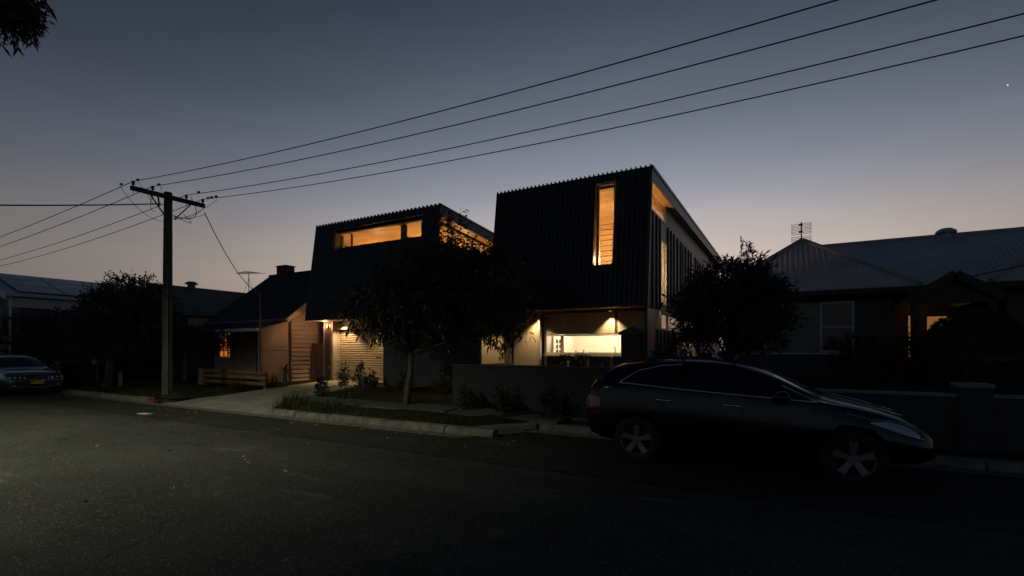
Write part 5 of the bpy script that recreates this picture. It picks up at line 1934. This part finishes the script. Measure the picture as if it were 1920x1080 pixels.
for s in (-1, 1):
    side_patch(tr, [(-2.0, 1.10), (-1.15, 1.06)], [(-1.86, 1.37), (-1.15, 1.42)], s, 'side_window', 'carglass', vol)
    side_patch(tr, [(-1.08, 1.06), (-.25, 1.04)], [(-1.08, 1.42), (-.22, 1.43)], s, 'side_window', 'carglass', vol)
    side_patch(tr, [(-.17, 1.04), (.82, 1.02)], [(-.15, 1.43), (.2, 1.37), (.5, 1.22), (.74, 1.06)], s, 'side_window', 'carglass', vol)
    side_line(tr, [(-2.0, 1.075), (.86, 1.0)], s, .010, 'belt_trim', 'blackplastic', vol)
    for xh in (-.95, -.02):
        side_line(tr, [(xh - .10, .88), (xh + .10, .88)], s, .018, 'door_handle', 'volvo', vol, off=.02)
    side_patch(tr, [(-2.2, .32), (-1.72, .32)], [(-2.2, .55), (-1.72, .55)], s, 'lower_cladding', 'blackplastic', vol)
    side_patch(tr, [(-.88, .31), (1.03, .31)], [(-.88, .50), (1.03, .50)], s, 'lower_cladding', 'blackplastic', vol)
    wheel(vol, FA, s * .80, s, .345, .215, .21, 7)
    wheel(vol, RA, s * .80, s, .345, .215, .21, 7)
    rl = [proj_top(tr, x, s * .55, .05) for x in np.linspace(-1.9, .1, 9)]
    MB().tube(rl, .018, 6).build('roof_rail', 'blackplastic', vol, smooth=True)
    mi = MB().lathe([(.001, -.10), (.055, -.09), (.085, 0), (.07, .08), (.001, .11)], 12, (.55, s * 1.02, 1.04), 'x').build('door_mirror', 'volvo', vol, smooth=True)
    MB().box(.5, min(s * .86, s * .97), .98, .6, max(s * .86, s * .97), 1.01).build('mirror_stalk', 'blackplastic', mi)
    # headlamp cluster: two bowls behind one lens
    rows = []
    for j in range(4):
        z = .635 + .135 * j / 3
        rows.append([proj_front(tr, s * (.38 + (.40 - .02 * j) * k / 6), z, 1, .01) for k in range(7)])
    hl = MB().grid(rows).build('headlamp', 'blackplastic', vol, smooth=True)
    for yb in (.46, .60, .73):
        p = proj_front(tr, s * yb, .70, 1, .012)
        MB().lathe([(.001, .012), (.03, .010), (.052, 0), (.052, -.02)], 16, p, 'x').build('lamp_bowl', 'lens', hl, smooth=True)
    p = proj_front(tr, s * .62, .40, 1, .012)
    MB().lathe([(.001, .01), (.035, .008), (.045, 0), (.045, -.02)], 14, p, 'x').build('fog_lamp', 'lens', vol, smooth=True)
# grille with diagonal slash, bumper, plate
rows = []
for j in range(4):
    z = .615 + .165 * j / 3
    rows.append([proj_front(tr, (.29 + .035 * j / 3) * (k / 4 - 1), z, 1, .012) for k in range(9)])
gr = MB().grid(rows).build('grille', 'blackplastic', vol)
ol = [(-.33, .775), (-.335, .66), (-.29, .615), (.29, .615), (.335, .66), (.33, .775)]
pts = []
for i in range(len(ol) - 1):
    for j in range(6):
        pts.append(proj_front(tr, ol[i][0] + (ol[i + 1][0] - ol[i][0]) * j / 6, ol[i][1] + (ol[i + 1][1] - ol[i][1]) * j / 6, 1, .015))
MB().tube(pts, .010, 6).build('grille_surround', 'chrome', gr)
MB().tube([proj_front(tr, -.24 + .48 * j / 8, .625 + .14 * j / 8, 1, .02) for j in range(9)], .010, 6).build('diagonal_bar', 'chrome', gr)
p = proj_front(tr, 0, .695, 1, .02)
MB().lathe([(.001, .012), (.03, .010), (.036, 0), (.036, -.01)], 16, p, 'x').build('badge', 'chrome', gr)
rows = []
for j in range(6):
    z = .29 + .27 * j / 5
    rows.append([proj_front(tr, .78 * (k / 8 - 1), z, 1, .006) for k in range(17)])
bp_ = MB().grid(rows).build('lower_bumper', 'blackplastic', vol, smooth=True)
MB().tube([proj_front(tr, -.72, .365, 1, .02), proj_front(tr, -.40, .36, 1, .02), proj_front(tr, -.34, .33, 1, .03)], .014, 6).tube([proj_front(tr, .72, .365, 1, .02), proj_front(tr, .40, .36, 1, .02), proj_front(tr, .34, .33, 1, .03)], .014, 6).tube([proj_front(tr, -.30, .325, 1, .03), proj_front(tr, 0, .32, 1, .03), proj_front(tr, .30, .325, 1, .03)], .016, 6).build('skid_strip', 'alloy', bp_)
pl = MB().box(2.375, -.19, .46, 2.39, .19, .57).build('number_plate', 'plate', vol)
ft = bpy.data.curves.new('plate_text', 'FONT')
ft.body = 'BD\u00b710\u00b7AY'
ft.size = .105
ft.align_x = 'CENTER'
ft.align_y = 'CENTER'
ft.extrude = .001
ftmp = bpy.data.objects.new('plate_text', ft)
COL.objects.link(ftmp)
bpy.context.view_layer.update()
fme = bpy.data.meshes.new_from_object(ftmp.evaluated_get(bpy.context.evaluated_depsgraph_get()))
bpy.data.objects.remove(ftmp, do_unlink=True)
fo = bpy.data.objects.new('plate_text', fme)
COL.objects.link(fo)
fo.parent = pl
fo.location = (2.3925, 0, .515)
fo.rotation_euler = (R(90), 0, R(90))
fme.materials.clear()
fme.materials.append(M['plateink'])
rows = []
for j in range(6):
    x = .20 + (.90 - .20) * j / 5
    hw = .57 + .11 * j / 5
    rows.append([proj_top(tr, x + .05 * (1 - (k / 4 - 1) ** 2), hw * (k / 4 - 1), .008) for k in range(9)])
MB().grid(rows).build('windscreen', 'carglass', vol, smooth=True)
MB().tube([proj_top(tr, .92, -.6, .02), proj_top(tr, .90, 0, .02), proj_top(tr, .92, .6, .02)], .012, 5).build('wiper', 'blackplastic', vol)
place(vol, (-27.2, 7.32, .0))

# ------------------------------------------------------------------ small things on the street
wb = empty('wheelie_bin', (-28.4, 9.35, .2), 'dark wheelie bin with red lid behind the blue wagon', 'bin')
b = MB()
b.hexa([(-28.62, 9.13, .28), (-28.18, 9.13, .28), (-28.18, 9.57, .28), (-28.62, 9.57, .28), (-28.7, 9.05, 1.15), (-28.1, 9.05, 1.15), (-28.1, 9.65, 1.15), (-28.7, 9.65, 1.15)])
b.build('body', 'binbody', wb, bevel=.03)
MB().hexa([(-28.74, 9.0, 1.15), (-28.06, 9.0, 1.15), (-28.06, 9.72, 1.15), (-28.74, 9.72, 1.15), (-28.68, 9.06, 1.21), (-28.12, 9.06, 1.21), (-28.12, 9.7, 1.25), (-28.68, 9.7, 1.25)]).build('lid', 'binlid', wb, bevel=.02)
for sx in (-28.72, -28.14):
    MB().lathe([(.02, 0), (.11, 0), (.11, .06), (.02, .06)], 16, (sx, 9.6, .3), 'x').build('wheel', 'rubber', wb)
lb = empty('letterbox', (-25.9, 9.6, .2), 'small pale letterbox on a thin post in dark garden', 'letterbox')
MB().box(-25.95, 9.55, .15, -25.88, 9.62, 1.1).build('post', 'paling', lb)
MB().box(-26.12, 9.45, 1.1, -25.72, 9.75, 1.34).build('box', 'trimgrey', lb, bevel=.02)
for k, dx in enumerate((0, .16)):
    mk = MB().box(-23.95 + dx, 9.55, .1, -23.87 + dx, 9.6, .82).build('marker_peg', 'trimgrey')
    tag(mk, ('short pale garden peg beside the verge tree trunk, left of two', 'short pale garden peg beside the verge tree trunk, right of two')[k], 'peg', 'garden pegs')
bs = empty('brick_stack', (-18.05, 8.15, .03), 'small stack of red bricks in the gutter below the power pole', 'bricks')
bq = MB()
bq.box(-.115, -.055, -.038, .115, .055, .038)
bqm = piece('brick', 'brickred', bq, bs)
for i, (dx, dy, dz, a_) in enumerate(((-.13, 0, .05, 0), (.12, .01, .05, .1), (-.02, 0, .128, -.05), (.0, .1, .05, .04), (-.12, .02, .128, .06))):
    put('brick', bqm, (-18.05 + dx, 8.1 + dy, dz), bs, rot=(0, 0, a_))
md = MB()
rg = random.Random(2)
rows = []
for i in range(9):
    rows.append([(-18.6 + j * .13, 8.35 + i * .09, .14 + .16 * max(0, 1 - ((j - 5) / 5) ** 2 - ((i - 4) / 4) ** 2) + rg.uniform(0, .03)) for j in range(11)])
tag(MB().grid(rows).build('soil_mound', 'soil', smooth=True), 'small mound of earth round the foot of the power pole', 'mound')
fl = MB().box(-.17, -.1, 0, .17, .1, .008).build('flattened_carton', 'paper')
fl.location = (-14.9, 6.55, .035)
fl.rotation_euler = (0, .03, .3)
tag(fl, 'flattened white carton lying on the road near the driveway', 'litter')
V_, r = [], np.random.default_rng(9)
n = 420
X = r.uniform(-24, -4, n)
Y = np.where(r.random(n) < .65, 8.1 - np.abs(r.normal(size=n)) * .7, r.uniform(2.0, 8, n))
sz = .012 + .03 * r.random(n) ** 3
an = r.random(n) * 6.28
c_ = np.stack([X, Y, .03 + .05 * (1 - ((Y - 3) / 5.3) ** 2).clip(0, 1) - .018], 1)
a_ = np.stack([np.cos(an), np.sin(an), r.normal(size=n) * .3], 1) * sz[:, None]
b_ = np.stack([-np.sin(an), np.cos(an), r.normal(size=n) * .3], 1) * sz[:, None] * .6
tag(np_quads('road_litter', np.stack([c_ - a_, c_ - b_, c_ + a_, c_ + b_], 1), 'litter'), 'dry leaves and grit scattered on the road', 'litter', kind='stuff')
sp_ = MB().lathe([(.001, -3), (2.1, -2.1), (3, 0), (2.1, 2.1), (.001, 3)], 10).build('evening_star', 'star', smooth=True)
d_ = Vector((-.486 + .874 * 1.0243, .874 + .486 * 1.0243, .548)).normalized() * 4200
sp_.location = d_
tag(sp_, 'tiny bright evening star in the sky at upper right', 'star')

# ------------------------------------------------------------------ street lamp outside the view, behind left, added for the light on road and verge
sl_l = empty('added_street_lamp', (-12.0, -4.6, .1), 'added street lamp, unseen on the near verge beyond the left edge', 'street lamp')
MB().tube([(-12.0, -4.6, 0), (-12.0, -4.6, 7.6), (-12.0, -4.3, 8.0), (-12.0, -3.6, 8.15)], [.10, .07, .05, .04], 10).build('post', 'steel', sl_l)
MB().box(-12.15, -3.9, 8.1, -11.85, -3.2, 8.22).build('head', 'steel', sl_l, bevel=.03)
MB().box(-12.1, -3.8, 8.08, -11.9, -3.3, 8.1).build('lens', 'bulb_cool', sl_l)
sb_ = lamp('added_lamp_beam', 'SPOT', (-12.0, -3.5, 8.0), 3900, (1.0, 1.0, .72), sl_l, .3, (-12.8, 2.0, 0), 80, 1.0)
sb_.scale = (1.45, 1.0, 1.0)
